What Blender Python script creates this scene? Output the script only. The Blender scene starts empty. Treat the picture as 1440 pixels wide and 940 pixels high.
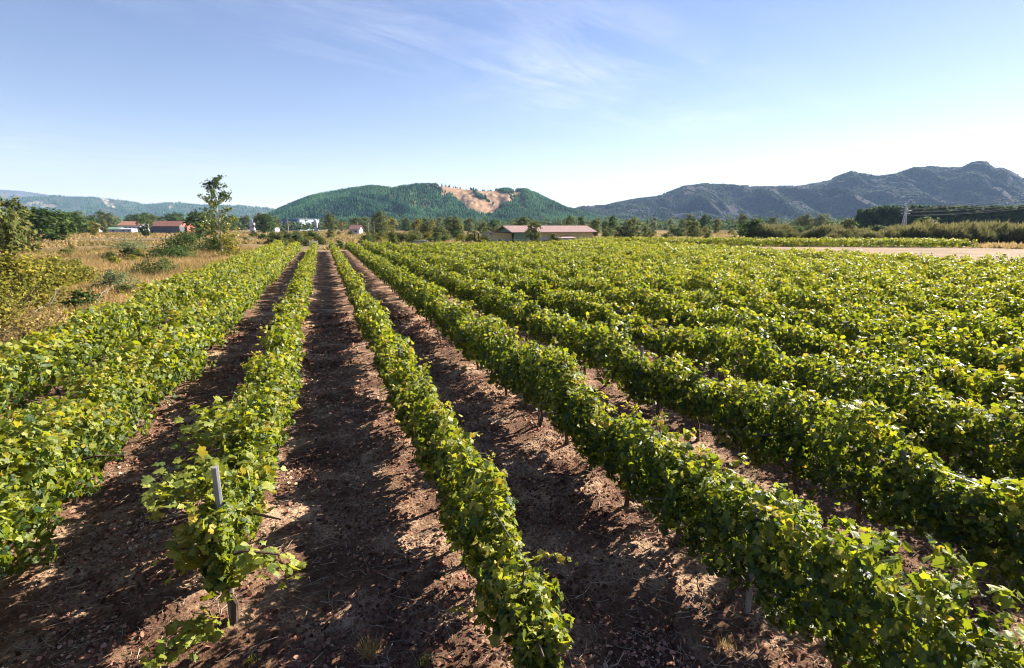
import bpy, math, random
import numpy as np
from mathutils import Vector, Matrix

# ------------------------------------------------------------------ camera, sky, sun, exposure
S = bpy.context.scene
F = 760.0; HCAM = 4.5
TH = math.atan(152 / F)                       # camera looks this far down
PSI = math.atan(269 / F * math.cos(TH))       # and this far to the right of the row direction (+Y)
cd = bpy.data.cameras.new('camera'); cam = bpy.data.objects.new('camera', cd)
S.collection.objects.link(cam)
cam.location = (0, 0, HCAM); cam.rotation_euler = (math.pi / 2 - TH, 0, -PSI)
cd.sensor_width = 36; cd.lens = F / 1440 * 36; cd.clip_start = 0.1; cd.clip_end = 60000
S.camera = cam

SUN_AZ = math.radians(70); SUN_EL = math.radians(30)     # azimuth clockwise from +Y
sund = Vector((math.sin(SUN_AZ) * math.cos(SUN_EL), math.cos(SUN_AZ) * math.cos(SUN_EL), math.sin(SUN_EL)))
sl = bpy.data.lights.new('sun', 'SUN'); sl.energy = 5.0; sl.angle = math.radians(0.5); sl.color = (1.0, 0.93, 0.80)
so = bpy.data.objects.new('sun', sl); S.collection.objects.link(so)
so.rotation_euler = sund.to_track_quat('Z', 'Y').to_euler()

W = bpy.data.worlds.new('World'); S.world = W; W.use_nodes = True
nt = W.node_tree; nt.nodes.clear()
def N(nt, t, **kw):
    n = nt.nodes.new(t)
    for k, v in kw.items():
        if k.startswith('i_'): n.inputs[k[2:].replace('_', ' ')].default_value = v
        else: setattr(n, k, v)
    return n
wo = N(nt, 'ShaderNodeOutputWorld'); bg = N(nt, 'ShaderNodeBackground'); bg.inputs[1].default_value = 0.05
sky = N(nt, 'ShaderNodeTexSky', sky_type='NISHITA', sun_disc=False)
sky.sun_elevation = SUN_EL; sky.sun_rotation = SUN_AZ
sky.altitude = 600; sky.air_density = 1.0; sky.dust_density = 0.1; sky.ozone_density = 1.6
# thin cirrus high up, laid out on a flat cloud layer above the place
tc = N(nt, 'ShaderNodeTexCoord'); sep = N(nt, 'ShaderNodeSeparateXYZ'); nt.links.new(tc.outputs['Generated'], sep.inputs[0])
def M(op, a, b=None, c=None, nt=nt):
    n = nt.nodes.new('ShaderNodeMath'); n.operation = op
    for i, v in enumerate((a, b, c)):
        if v is None: continue
        if isinstance(v, (int, float)): n.inputs[i].default_value = v
        else: nt.links.new(v, n.inputs[i])
    return n.outputs[0]
zc = M('MAXIMUM', sep.outputs[2], 0.03)
u = M('DIVIDE', sep.outputs[0], zc); v = M('DIVIDE', sep.outputs[1], zc)
cmb = N(nt, 'ShaderNodeCombineXYZ'); nt.links.new(u, cmb.inputs[0]); nt.links.new(v, cmb.inputs[1])
ca = math.atan2(2.5, 4.06)                    # the cirrus streak runs this way over the plain
al = M('ADD', M('MULTIPLY', u, math.cos(ca)), M('MULTIPLY', v, math.sin(ca)))
ac = M('SUBTRACT', M('MULTIPLY', v, math.cos(ca)), M('MULTIPLY', u, math.sin(ca)))
st = N(nt, 'ShaderNodeCombineXYZ'); nt.links.new(M('MULTIPLY', al, 0.45), st.inputs[0]); nt.links.new(M('MULTIPLY', ac, 1.5), st.inputs[1])
n1 = N(nt, 'ShaderNodeTexNoise', i_Scale=1.5, i_Detail=12.0, i_Roughness=0.68, i_Distortion=0.7); nt.links.new(st.outputs[0], n1.inputs['Vector'])
n2 = N(nt, 'ShaderNodeTexNoise', i_Scale=0.9, i_Detail=4.0, i_Roughness=0.6); nt.links.new(cmb.outputs[0], n2.inputs['Vector'])
def gauss(x, c, w):
    d = M('DIVIDE', M('SUBTRACT', x, c), w); return M('POWER', 2.718, M('MULTIPLY', M('MULTIPLY', d, d), -1))
a0 = 1.75 * math.cos(ca) + 4.05 * math.sin(ca); b0 = 4.05 * math.cos(ca) - 1.75 * math.sin(ca)
blob = M('MULTIPLY', gauss(al, a0, 3.0), gauss(ac, b0 - 0.35, 0.95))
b1 = 5.4 * math.cos(ca) + 2.2 * math.sin(ca)
blob2 = M('MULTIPLY', gauss(ac, 10.5, 2.6), 0.55)
mask = M('ADD', blob, blob2)
wisp = M('MULTIPLY', M('MAXIMUM', M('SUBTRACT', n1.outputs[0], 0.38), 0), 2.3)
wisp = M('MULTIPLY', wisp, M('MAXIMUM', M('MULTIPLY', M('SUBTRACT', n2.outputs[0], 0.3), 2.4), 0))
cl = M('MINIMUM', M('MULTIPLY', mask, wisp), 0.75)
mx = N(nt, 'ShaderNodeMix', data_type='RGBA'); nt.links.new(cl, mx.inputs[0])
mx.inputs[7].default_value = (7.2, 7.5, 8.0, 1)
tz = N(nt, 'ShaderNodeValToRGB'); e_ = tz.color_ramp.elements; e_[0].position = 0.0; e_[0].color = (1.38, 1.06, .97, 1); e_[1].position = 0.5; e_[1].color = (.66, .66, .86, 1)
q_ = e_.new(0.16); q_.color = (1.06, .90, .93, 1); nt.links.new(M('MAXIMUM', sep.outputs[2], 0), tz.inputs[0])
ml = N(nt, 'ShaderNodeMix', data_type='RGBA', blend_type='MULTIPLY'); ml.inputs[0].default_value = 1.0   # whiter air low over the horizon
nt.links.new(sky.outputs[0], ml.inputs[6]); nt.links.new(tz.outputs[0], ml.inputs[7]); nt.links.new(ml.outputs[2], mx.inputs[6])
nt.links.new(mx.outputs[2], bg.inputs[0]); nt.links.new(bg.outputs[0], wo.inputs[0])

S.view_settings.view_transform = 'Standard'; S.view_settings.look = 'None'
S.view_settings.exposure = 1.78; S.view_settings.gamma = 1.0
S.render.engine = 'CYCLES'
S.cycles.max_bounces = 6; S.cycles.transparent_max_bounces = 8; S.cycles.transmission_bounces = 4
S.cycles.diffuse_bounces = 1; S.cycles.glossy_bounces = 2; S.cycles.volume_bounces = 0
S.cycles.use_adaptive_sampling = True; S.cycles.adaptive_threshold = 0.02
S.cycles.pixel_filter_type = 'BLACKMAN_HARRIS'; S.cycles.filter_width = 1.05; S.cycles.use_denoising = True; S.cycles.denoiser = 'OPENIMAGEDENOISE'; S.cycles.denoising_input_passes = 'RGB_ALBEDO_NORMAL'

# ------------------------------------------------------------------ helpers
C = S.collection
rng = np.random.default_rng(7); random.seed(7)
def ray(px, py):
    cx, cy = (px - 720) / F, (470 - py) / F
    dep = math.cos(TH) + cy * math.sin(TH); up = cy * math.cos(TH) - math.sin(TH)
    return cx * math.cos(PSI) + dep * math.sin(PSI), dep * math.cos(PSI) - cx * math.sin(PSI), up, dep, cx
def at(px, py, depth):                         # a point seen at px,py of the photo that lies `depth` metres ahead
    X, Y, U, d, _ = ray(px, py); k = depth / d
    return Vector((X * k, Y * k, HCAM + U * k))
def gat(px, py, z=0):
    X, Y, U, d, _ = ray(px, py); k = (z - HCAM) / U
    return Vector((X * k, Y * k, z))
def on(px, depth):                             # ground point below column px, `depth` metres ahead
    p = at(px, 318, depth); return Vector((p.x, p.y, 0))
def hgt(py, depth): return at(720, py, depth).z

def tag(o, label=None, cat=None, group=None, kind=None):
    if label: o['label'] = label
    if cat: o['category'] = cat
    if group: o['group'] = group
    if kind: o['kind'] = kind
    return o
def empty(name, loc=(0, 0, 0), rz=0, sc=1):
    o = bpy.data.objects.new(name, None); o.empty_display_size = 0.3
    o.location = loc; o.rotation_euler = (0, 0, rz)
    o.scale = (sc, sc, sc) if isinstance(sc, (int, float)) else sc
    C.objects.link(o); return o
def link(name, me, parent=None, loc=None):
    o = bpy.data.objects.new(name, me); C.objects.link(o)
    if parent: o.parent = parent
    if loc is not None: o.location = loc
    return o
def mesh_np(name, V, Fs, mat, rnd=None, smooth=False, cols=None):
    """V (n,3); Fs list of (m,k) index arrays; rnd: per-vertex float attribute"""
    me = bpy.data.meshes.new(name)
    V = np.asarray(V, np.float32); me.vertices.add(len(V)); me.vertices.foreach_set('co', V.ravel())
    Fs = [np.asarray(f, np.int32) for f in Fs if len(f)]
    tot = np.concatenate([f.ravel() for f in Fs]); cnt = np.concatenate([np.full(len(f), f.shape[1], np.int32) for f in Fs])
    me.loops.add(len(tot)); me.loops.foreach_set('vertex_index', tot)
    me.polygons.add(len(cnt)); me.polygons.foreach_set('loop_start', np.concatenate([[0], np.cumsum(cnt)[:-1]]).astype(np.int32))
    me.polygons.foreach_set('loop_total', cnt)
    if smooth: me.polygons.foreach_set('use_smooth', np.ones(len(cnt), bool))
    me.update(calc_edges=True)
    if rnd is not None:
        a = me.attributes.new('rnd', 'FLOAT', 'POINT'); a.data.foreach_set('value', np.asarray(rnd, np.float32))
    if cols:
        for k, c in cols.items():
            a = me.attributes.new(k, 'FLOAT', 'POINT'); a.data.foreach_set('value', np.asarray(c, np.float32))
    if mat: me.materials.append(mat)
    return me
class MB:                                     # collects plain solid shapes into one mesh
    def __init__(s): s.v = []; s.f = []; s.n = 0
    def add(s, v, f):
        s.v += [tuple(p) for p in v]; s.f += [tuple(i + s.n for i in q) for q in f]; s.n += len(v); return s
    def box(s, x0, x1, y0, y1, z0, z1):
        v = [(x, y, z) for z in (z0, z1) for y in (y0, y1) for x in (x0, x1)]
        return s.add(v, [(0, 2, 3, 1), (4, 5, 7, 6), (0, 1, 5, 4), (2, 6, 7, 3), (0, 4, 6, 2), (1, 3, 7, 5)])
    def tube(s, pts, rad, n=6, cap=True):
        pts = [Vector(p) for p in pts]; v = []; f = []
        for i, p in enumerate(pts):
            d = (pts[min(i + 1, len(pts) - 1)] - pts[max(i - 1, 0)]).normalized()
            a = d.orthogonal().normalized() if i == 0 else (a - d * a.dot(d)).normalized()
            b = d.cross(a); r = rad[i] if isinstance(rad, (list, tuple)) else rad
            for k in range(n):
                t = 2 * math.pi * k / n; v.append(p + (a * math.cos(t) + b * math.sin(t)) * r)
        for i in range(len(pts) - 1):
            for k in range(n):
                f.append((i * n + k, i * n + (k + 1) % n, (i + 1) * n + (k + 1) % n, (i + 1) * n + k))
        if cap: f.append(tuple(reversed(range(n)))); f.append(tuple((len(pts) - 1) * n + k for k in range(n)))
        return s.add(v, f)
    def mesh(s, name, mat):
        me = bpy.data.meshes.new(name); me.from_pydata(s.v, [], s.f); me.materials.append(mat); me.update(); return me
    def build(s, name, mat, parent=None): return link(name, s.mesh(name, mat), parent)

# value noise -------------------------------------------------------
_T = np.random.default_rng(3).random((256, 256)).astype(np.float64)
def vn(x, y):
    x = np.asarray(x, float); y = np.asarray(y, float) + 0 * x; x = x + 0 * y
    xi = np.floor(x).astype(int); yi = np.floor(y).astype(int); fx = x - xi; fy = y - yi
    fx = fx * fx * (3 - 2 * fx); fy = fy * fy * (3 - 2 * fy)
    g = lambda a, b: _T[a & 255, b & 255]
    return ((g(xi, yi) * (1 - fx) + g(xi + 1, yi) * fx) * (1 - fy) + (g(xi, yi + 1) * (1 - fx) + g(xi + 1, yi + 1) * fx) * fy) * 2 - 1
def fbm(x, y, o=5, g=0.5):
    s = 0; a = 1
    for i in range(o): s = s + a * vn(x * 2 ** i + 17.3 * i, y * 2 ** i + 9.1 * i); a *= g
    return s

# ------------------------------------------------------------------ materials
def newmat(name):
    m = bpy.data.materials.new(name); m.use_nodes = True; nt = m.node_tree; nt.nodes.clear()
    return m, nt, N(nt, 'ShaderNodeOutputMaterial')
def ramp(nt, fac, stops):
    r = nt.nodes.new('ShaderNodeValToRGB'); e = r.color_ramp.elements
    while len(e) > 1: e.remove(e[-1])
    e[0].position = stops[0][0]; e[0].color = (*stops[0][1], 1)
    for p, c in stops[1:]: q = e.new(p); q.color = (*c, 1)
    nt.links.new(fac, r.inputs[0]); return r.outputs[0]
def mixc(nt, f, a, b, mode='MIX'):
    n = N(nt, 'ShaderNodeMix', data_type='RGBA', blend_type=mode)
    for i, v in ((0, f), (6, a), (7, b)):
        if isinstance(v, (int, float)): n.inputs[i].default_value = v
        elif isinstance(v, tuple): n.inputs[i].default_value = (*v, 1)
        else: nt.links.new(v, n.inputs[i])
    return n.outputs[2]
def leafmat(name, stops, trans, tw=0.4, rough=0.45, spec=0.4, objvar=0.0, bump=False):
    m, nt, out = newmat(name)
    at_ = N(nt, 'ShaderNodeAttribute', attribute_name='rnd'); f = at_.outputs['Fac']
    if objvar:
        oi = N(nt, 'ShaderNodeObjectInfo')
        f = M('ADD', f, M('MULTIPLY', M('SUBTRACT', oi.outputs['Random'], 0.5), objvar, nt=nt), nt=nt)
    col = ramp(nt, f, stops); tcol = ramp(nt, f, trans)
    p = N(nt, 'ShaderNodeBsdfPrincipled', i_Roughness=rough); p.inputs['Specular IOR Level'].default_value = spec
    nt.links.new(col, p.inputs['Base Color'])
    if bump:
        g_ = N(nt, 'ShaderNodeNewGeometry'); nz = N(nt, 'ShaderNodeTexNoise', i_Scale=28.0, i_Detail=3.0); nt.links.new(g_.outputs['Position'], nz.inputs['Vector'])
        bb = N(nt, 'ShaderNodeBump', i_Strength=0.6, i_Distance=0.02); nt.links.new(nz.outputs[0], bb.inputs['Height']); nt.links.new(bb.outputs[0], p.inputs['Normal'])
        nt.links.new(mixc(nt, 0.45, col, ramp(nt, nz.outputs[0], [(.35, (.55, .6, .6)), (.65, (1.4, 1.3, 1.2))]), 'MULTIPLY'), p.inputs['Base Color'])
    t = N(nt, 'ShaderNodeBsdfTranslucent'); nt.links.new(tcol, t.inputs[0])
    mx = N(nt, 'ShaderNodeMixShader'); mx.inputs[0].default_value = tw
    nt.links.new(p.outputs[0], mx.inputs[1]); nt.links.new(t.outputs[0], mx.inputs[2]); nt.links.new(mx.outputs[0], out.inputs[0])
    return m
def plain(name, col, rough=0.7, scale=3.0, var=0.25, bump=0.0, metal=0.0, stretch=(1, 1, 1), spec=0.3):
    m, nt, out = newmat(name)
    p = N(nt, 'ShaderNodeBsdfPrincipled', i_Roughness=rough, i_Metallic=metal); p.inputs['Specular IOR Level'].default_value = spec
    t = N(nt, 'ShaderNodeTexCoord'); mp = N(nt, 'ShaderNodeMapping'); mp.inputs['Scale'].default_value = stretch
    nt.links.new(t.outputs['Object'], mp.inputs[0])
    n = N(nt, 'ShaderNodeTexNoise', i_Scale=scale, i_Detail=6.0, i_Roughness=0.65); nt.links.new(mp.outputs[0], n.inputs['Vector'])
    lo = tuple(c * (1 - var) for c in col); hi = tuple(min(1, c * (1 + var)) for c in col)
    nt.links.new(ramp(nt, n.outputs[0], [(0.3, lo), (0.7, hi)]), p.inputs['Base Color'])
    if bump:
        b = N(nt, 'ShaderNodeBump', i_Strength=bump, i_Distance=0.02); nt.links.new(n.outputs[0], b.inputs['Height']); nt.links.new(b.outputs[0], p.inputs['Normal'])
    nt.links.new(p.outputs[0], out.inputs[0]); return m

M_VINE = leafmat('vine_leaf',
    [(0.0, (.009, .028, .012)), (0.35, (.026, .060, .015)), (0.68, (.165, .190, .030)), (0.92, (.27, .29, .05)), (1.0, (.36, .28, .05))],  # leaf tones; teal low end and bright top also paint shade and sun
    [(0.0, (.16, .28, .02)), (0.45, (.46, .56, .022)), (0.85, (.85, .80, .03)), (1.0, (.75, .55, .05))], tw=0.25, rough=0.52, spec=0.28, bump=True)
M_BARK = plain('vine_bark', (.09, .06, .042), 0.9, 20, 0.5, 0.6, stretch=(1, 1, .25))
M_POST = plain('weathered_post', (.20, .195, .19), 0.7, 12, 0.35, 0.3, stretch=(1, 1, .15))
M_WIRE = plain('trellis_wire', (.35, .34, .33), 0.45, 5, 0.1, metal=0.8)
def treemat(name, a, b, c):
    f = lambda k, q: tuple(min(.9, x * q) for x in k)
    return leafmat(name, [(0.0, a), (0.55, b), (1.0, c)], [(0.0, f(a, 2.6)), (0.55, f(b, 2.4)), (1.0, f(c, 2.0))], tw=0.24, rough=0.8, spec=0.08, objvar=0.4)
M_OLIVE = treemat('olive_foliage', (.035, .05, .014), (.07, .09, .024), (.16, .16, .045))
M_DARK = treemat('dark_foliage', (.014, .030, .010), (.032, .062, .017), (.10, .14, .03))
M_YEL = treemat('yellow_green_foliage', (.05, .068, .014), (.125, .13, .024), (.32, .26, .035))
M_GREY = treemat('grey_green_foliage', (.05, .07, .03), (.10, .13, .055), (.20, .22, .09))
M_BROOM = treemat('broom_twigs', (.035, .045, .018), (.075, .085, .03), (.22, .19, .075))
M_PINE = treemat('pine_foliage', (.012, .035, .020), (.022, .060, .030), (.05, .10, .04))
M_TRUNK = plain('tree_bark', (.12, .10, .08), 0.9, 6, 0.4, 0.4, stretch=(1, 1, .3))
M_PALEWOOD = plain('dead_wood', (.42, .36, .28), 0.85, 8, 0.3)

# ground materials
def soilmat():
    m, nt, out = newmat('vineyard_soil'); L = nt.links.new
    g = N(nt, 'ShaderNodeNewGeometry'); p = N(nt, 'ShaderNodeBsdfPrincipled', i_Roughness=0.95); p.inputs['Specular IOR Level'].default_value = 0.1
    a = N(nt, 'ShaderNodeTexNoise', i_Scale=0.8, i_Detail=10.0, i_Roughness=0.7); L(g.outputs['Position'], a.inputs['Vector'])
    b = N(nt, 'ShaderNodeTexNoise', i_Scale=16.0, i_Detail=8.0, i_Roughness=0.75); L(g.outputs['Position'], b.inputs['Vector'])
    c = N(nt, 'ShaderNodeTexVoronoi', i_Scale=22.0); L(g.outputs['Position'], c.inputs['Vector'])
    base = ramp(nt, a.outputs[0], [(0.34, (.075, .040, .026)), (0.5, (.25, .145, .088)), (0.60, (.54, .36, .23))])
    fine = ramp(nt, b.outputs[0], [(0.3, (.35, .32, .30)), (0.55, (1, 1, 1)), (0.75, (1.25, 1.15, 1.05))])
    col = mixc(nt, 0.85, base, fine, 'MULTIPLY')
    # dead red-brown leaf matter lying in patches
    d = N(nt, 'ShaderNodeTexNoise', i_Scale=1.7, i_Detail=6.0, i_Roughness=0.7); L(g.outputs['Position'], d.inputs['Vector'])
    e = M('MULTIPLY', M('GREATER_THAN', d.outputs[0], 0.47, nt=nt), M('LESS_THAN', c.outputs['Distance'], 0.42, nt=nt), nt=nt)
    lit = mixc(nt, c.outputs['Color'], (.08, .034, .027), (.27, .135, .105))
    col = mixc(nt, M('MULTIPLY', e, 0.8, nt=nt), col, lit)
    L(col, p.inputs['Base Color'])
    bm = N(nt, 'ShaderNodeBump', i_Strength=0.9, i_Distance=0.05)
    L(M('ADD', b.outputs[0], M('MULTIPLY', c.outputs['Distance'], -0.5, nt=nt), nt=nt), bm.inputs['Height']); L(bm.outputs[0], p.inputs['Normal'])
    L(p.outputs[0], out.inputs[0]); return m
def groundmat(name, c1, c2, c3, s1=0.02, s2=0.6, bump=0.6):
    m, nt, out = newmat(name); L = nt.links.new
    g = N(nt, 'ShaderNodeNewGeometry'); p = N(nt, 'ShaderNodeBsdfPrincipled', i_Roughness=0.95); p.inputs['Specular IOR Level'].default_value = 0.1
    a = N(nt, 'ShaderNodeTexNoise', i_Scale=s1, i_Detail=8.0, i_Roughness=0.65); L(g.outputs['Position'], a.inputs['Vector'])
    b = N(nt, 'ShaderNodeTexNoise', i_Scale=s2, i_Detail=10.0, i_Roughness=0.75); L(g.outputs['Position'], b.inputs['Vector'])
    f = M('ADD', M('MULTIPLY', a.outputs[0], 0.6, nt=nt), M('MULTIPLY', b.outputs[0], 0.4, nt=nt), nt=nt)
    col = ramp(nt, f, [(0.40, c1), (0.5, c2), (0.60, c3)]); L(col, p.inputs['Base Color'])
    bm = N(nt, 'ShaderNodeBump', i_Strength=bump, i_Distance=0.15); L(b.outputs[0], bm.inputs['Height']); L(bm.outputs[0], p.inputs['Normal'])
    L(p.outputs[0], out.inputs[0]); return m
M_SOIL = soilmat()
M_GROUND = groundmat('dry_plain', (.07, .07, .03), (.21, .155, .08), (.34, .245, .145))
M_FIELD = groundmat('dry_meadow', (.09, .08, .03), (.19, .13, .06), (.31, .21, .10), 0.08, 2.0)
M_SAND = groundmat('bare_sandy_strip', (.14, .10, .05), (.24, .155, .09), (.33, .22, .135), 0.12, 2.0, 0.6)

# ------------------------------------------------------------------ ground sheets
def sheet(name, xs, ys, z, mat, disp=None):
    X, Y = np.meshgrid(xs, ys); Z = np.full_like(X, z, dtype=float)
    if disp is not None: Z = Z + disp(X, Y)
    n, m_ = len(ys), len(xs); i = (np.arange(n - 1)[:, None] * m_ + np.arange(m_ - 1)).ravel()
    f = np.stack([i, i + 1, i + m_ + 1, i + m_], 1)
    o = link(name, mesh_np(name, np.stack([X.ravel(), Y.ravel(), Z.ravel()], 1), [f], mat, smooth=True)); tag(o, kind='structure'); return o
ROW0 = -1.25; SP = 2.84
def soil_h(X, Y):
    near = np.clip(1.4 - np.hypot(X, Y) / 40, 0.25, 1)
    ph = (X - ROW0) / SP; r = np.cos(2 * np.pi * ph)
    return 0.035 * r + near * (0.045 * fbm(X * 1.3, Y * 1.3, 4) + 0.022 * vn(X * 6, Y * 6) + 0.014 * vn(X * 13, Y * 13)) + 0.03
tag(sheet('ground', np.linspace(-9000, 11000, 60), np.linspace(-3000, 12000, 50), -0.12, M_GROUND))
sheet('vineyard_soil', np.concatenate([np.arange(-8.4, 10, .08), np.linspace(10, 59.2, 140)]),
      np.concatenate([np.arange(0.5, 14, .08), np.arange(14, 30, .25), np.linspace(30, 105, 90)]), 0, M_SOIL, soil_h)
sheet('meadow', np.linspace(-120, -8.3, 180), np.linspace(-2, 150, 190), -0.02, M_FIELD,
      lambda X, Y: 0.25 * fbm(X * .08, Y * .08, 4) * np.clip((-8.3 - X) / 6, 0, 1) + .1 * np.clip((-8.3 - X) / 6, 0, 1))
def quadsheet(name, pts, z, mat, nx=40, ny=10, amp=.04):
    a, b, c, d = [np.array(p[:2]) for p in pts]; s = np.linspace(0, 1, nx)[None, :, None]; t = np.linspace(0, 1, ny)[:, None, None]
    P = (a * (1 - s) + b * s) * (1 - t) + (d * (1 - s) + c * s) * t; P = P.reshape(-1, 2)
    Z = z + amp * vn(P[:, 0] * .5, P[:, 1] * .5); i = (np.arange(ny - 1)[:, None] * nx + np.arange(nx - 1)).ravel()
    o = link(name, mesh_np(name, np.column_stack([P, Z]), [np.stack([i, i + 1, i + nx + 1, i + nx], 1)], mat, smooth=True)); return tag(o, kind='structure')
quadsheet('sandy_strip', [(59.2, 18), (150, 18), (128, 82), (59.2, 112)], -0.03, M_SAND)
quadsheet('sandy_path', [(-14, 105), (60, 105), (60, 109.5), (-14, 110)], 0.02, M_SAND)
quadsheet('sandy_track', [on(470, 175), on(700, 160), on(700, 172), on(470, 195)], 0.0, M_SAND)
quadsheet('stubble_field', [on(560, 230), on(1120, 215), on(1100, 300), on(540, 330)], 0.0, M_SAND)
quadsheet('yard', [on(850, 160), on(1080, 180), on(1080, 195), on(850, 176)], 0.03, M_SAND)
quadsheet('pale_field', [on(100, 300), on(370, 280), on(380, 430), on(95, 450)], 0.0, M_SAND)

# ------------------------------------------------------------------ leaves
def leaf_lod0():
    half = [(.16, -.13), (.40, -.04), (.36, .16), (.58, .34), (.34, .48), (.30, .66), (.13, .76)]
    v = [(0, 0), (0, 1.0)] + half + [(-x, y) for x, y in half]
    v = np.array([(x, y - .4, -.30 * abs(x) - .22 * (y - .4) ** 2 + (.06 if i % 2 else 0)) for i, (x, y) in enumerate(v)])
    r = [0] + list(range(2, 9)) + [1]; l = [1] + list(range(15, 8, -1)) + [0]
    return v, [r, l]
def leaf_lod1():
    v = np.array([(0, -.45, 0), (0, .55, -.1), (.45, -.30, -.12), (.48, .15, -.16), (-.45, -.30, -.12), (-.48, .15, -.16)]); return v, [[0, 2, 3, 1], [1, 5, 4, 0]]
def leaf_lod2():
    v = np.array([(0, -.5, 0), (.46, 0, -.12), (0, .5, 0), (-.46, 0, -.12)]); return v, [[0, 1, 2], [0, 2, 3]]
def leaf_blade():
    v = np.array([(-.05, 0, 0), (.05, 0, 0), (0, 1, 0.0)]); return v, [[0, 1, 2]]
L0, L1, L2, LB = leaf_lod0(), leaf_lod1(), leaf_lod2(), leaf_blade()
def unit(a): return a / np.maximum(np.linalg.norm(a, axis=1, keepdims=True), 1e-9)
def instance(tpl, P, nrm, tip, size, rnd, r=rng):
    T, Fc = tpl; n = len(P); m_ = len(T)
    nrm = unit(nrm); t = unit(tip - nrm * np.sum(tip * nrm, 1, keepdims=True)); s = np.cross(t, nrm)
    B = np.stack([s, t, nrm], 2) * size[:, None, None]
    V = np.einsum('nij,mj->nmi', B, T) + P[:, None, :]
    off = (np.arange(n) * m_)[:, None]
    return V.reshape(-1, 3), [off + np.array(f)[None, :] for f in Fc], np.repeat(rnd, m_)
def merge(parts):
    Vs, Fs, R = [], {}, []; n = 0
    for V, F_, r in parts:
        Vs.append(V); R.append(r)
        for f in F_: Fs.setdefault(f.shape[1], []).append(f + n)
        n += len(V)
    return np.concatenate(Vs), [np.concatenate(x) for x in Fs.values()], np.concatenate(R)

# ------------------------------------------------------------------ vine rows
def row_foliage(idx, y0, y1, lod, dens, size, seed, wid=.36, top=1.66, bot=.52, shoots=5.0, yel=0.0, taper0=False, tv=.33):
    r = np.random.default_rng(seed); L = y1 - y0; n = int(L * dens); so_ = idx * 31.7 + 100
    y = r.uniform(y0, y1, n); th = r.uniform(0, 2 * np.pi, n)
    rad = 1 - 0.78 * r.random(n) ** 1.6
    w = wid * (1 + .28 * vn(y * .85, so_) + .30 * vn(y * 2.0, so_ + 5))
    tp = top + .18 * vn(y * .55, so_ + 9) + tv * vn(y * 1.5, so_ + 12); bt = bot + .16 * vn(y * .8, so_ + 20) + .15 * vn(y * 2.9, so_ + 24)
    if idx >= 2:
        dip = np.clip((vn(y * .47, so_ + 40) - .35) / .5, 0, 1); tp = tp - .38 * dip; w = w * (1 - .25 * dip)
    if taper0:
        k = np.clip((y - y0) / 1.1, 0.12, 1) ** .6; w = w * (.45 + .55 * k); tp = tp - .22 * (1 - k); bt = bt - .04 * (1 - k)
    mid = (tp + bt) / 2; hh = (tp - bt) / 2
    ct, st_ = np.cos(th), np.sin(th); sx = np.sign(ct) * np.abs(ct) ** .75; sz = np.sign(st_) * np.abs(st_) ** .8
    lump = 1 + .40 * vn(y * 2.7 + th * .2, th * 1.7 + so_) + .26 * vn(y * 6.3, th * 3.3 + so_)
    P = np.stack([sx * w * rad * lump, y, mid + sz * hh * rad * (1 + (lump - 1) * .5)], 1)
    out = np.stack([ct * .9, .15 * r.normal(size=n), st_ * .7 + .25], 1)
    nr = unit(out) + .75 * r.normal(size=(n, 3)); tip = np.stack([ct * .4, 0 * ct, -.8 + 0 * ct], 1) + .6 * r.normal(size=(n, 3))
    # ragged holes: drop leaves where a noise is low
    keep = (vn(y * 4.3 + 3, th * 2.2 + so_) > -.42) | (rad < .55)
    sizes = size * r.uniform(.5, 1.3, n); rv = np.clip(r.normal(.30 + yel, .19, n) + .16 * st_ * rad ** 2, 0, 1)  # young top leaves lighter; the darker lower ones also paint in row shade
    parts = [instance(lod, P[keep], nr[keep], tip[keep], sizes[keep], rv[keep])]
    ns = int(L * shoots)
    if ns:
        sy = r.uniform(y0, y1, ns); side = r.choice([-1, 1], ns); ln = r.uniform(.15, .6, ns); k = max(3, int(9 * .13 / size * 1.0)); 
        d = unit(np.stack([side * r.uniform(.0, .9, ns), r.normal(0, .5, ns), r.uniform(.1, 1.0, ns)], 1))
        tpz = top + .18 * vn(sy * .55, so_ + 9) + tv * vn(sy * 1.5, so_ + 12)
        p0 = np.stack([side * r.uniform(0, 1, ns) * wid * .8, sy, tpz - r.uniform(.05, .55, ns)], 1)
        s = np.linspace(.1, 1, k)[None, :, None]
        Pp = p0[:, None] + d[:, None] * ln[:, None, None] * s; Pp[..., 2] -= (s[..., 0] ** 2) * ln[:, None] * .45
        Pp = Pp.reshape(-1, 3) + r.normal(0, .03, (ns * k, 3)); q = len(Pp)
        parts.append(instance(lod, Pp, np.array([0, 0, .8]) + .6 * r.normal(size=(q, 3)), np.repeat(d, k, 0) * .5 + .6 * r.normal(size=(q, 3)) - [0, 0, .3],
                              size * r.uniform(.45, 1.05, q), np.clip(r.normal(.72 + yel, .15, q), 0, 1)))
    return parts
# shared trunk, post meshes
def trunk_mesh(seed):
    r = random.Random(seed); p = [Vector((0, 0, -.08))]; x = y = 0
    for i in range(1, 7):
        x += r.uniform(-.05, .05); y += r.uniform(-.06, .06); p.append(Vector((x, y, -.08 + i * .15)))
    m = MB().tube(p, [.055, .04, .036, .038, .034, .038, .028], 7)
    for sgn in (-1, 1):
        m.tube([p[-1], p[-1] + Vector((r.uniform(-.04, .04), sgn * .25, .08)), p[-1] + Vector((0, sgn * .6, .06))], [.024, .018, .01], 5)
    m.tube([p[-2], p[-2] + Vector((.08, .05, .3)), p[-2] + Vector((.12, 0, .62))], [.016, .012, .006], 4)
    return m.mesh('trunk', M_BARK)
TR = [trunk_mesh(i) for i in range(5)]
POSTM = MB().tube([(0, 0, -.2), (0, 0, 1.0), (.01, 0, 1.60)], [.036, .034, .032], 8).mesh('post', M_POST)
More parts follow.
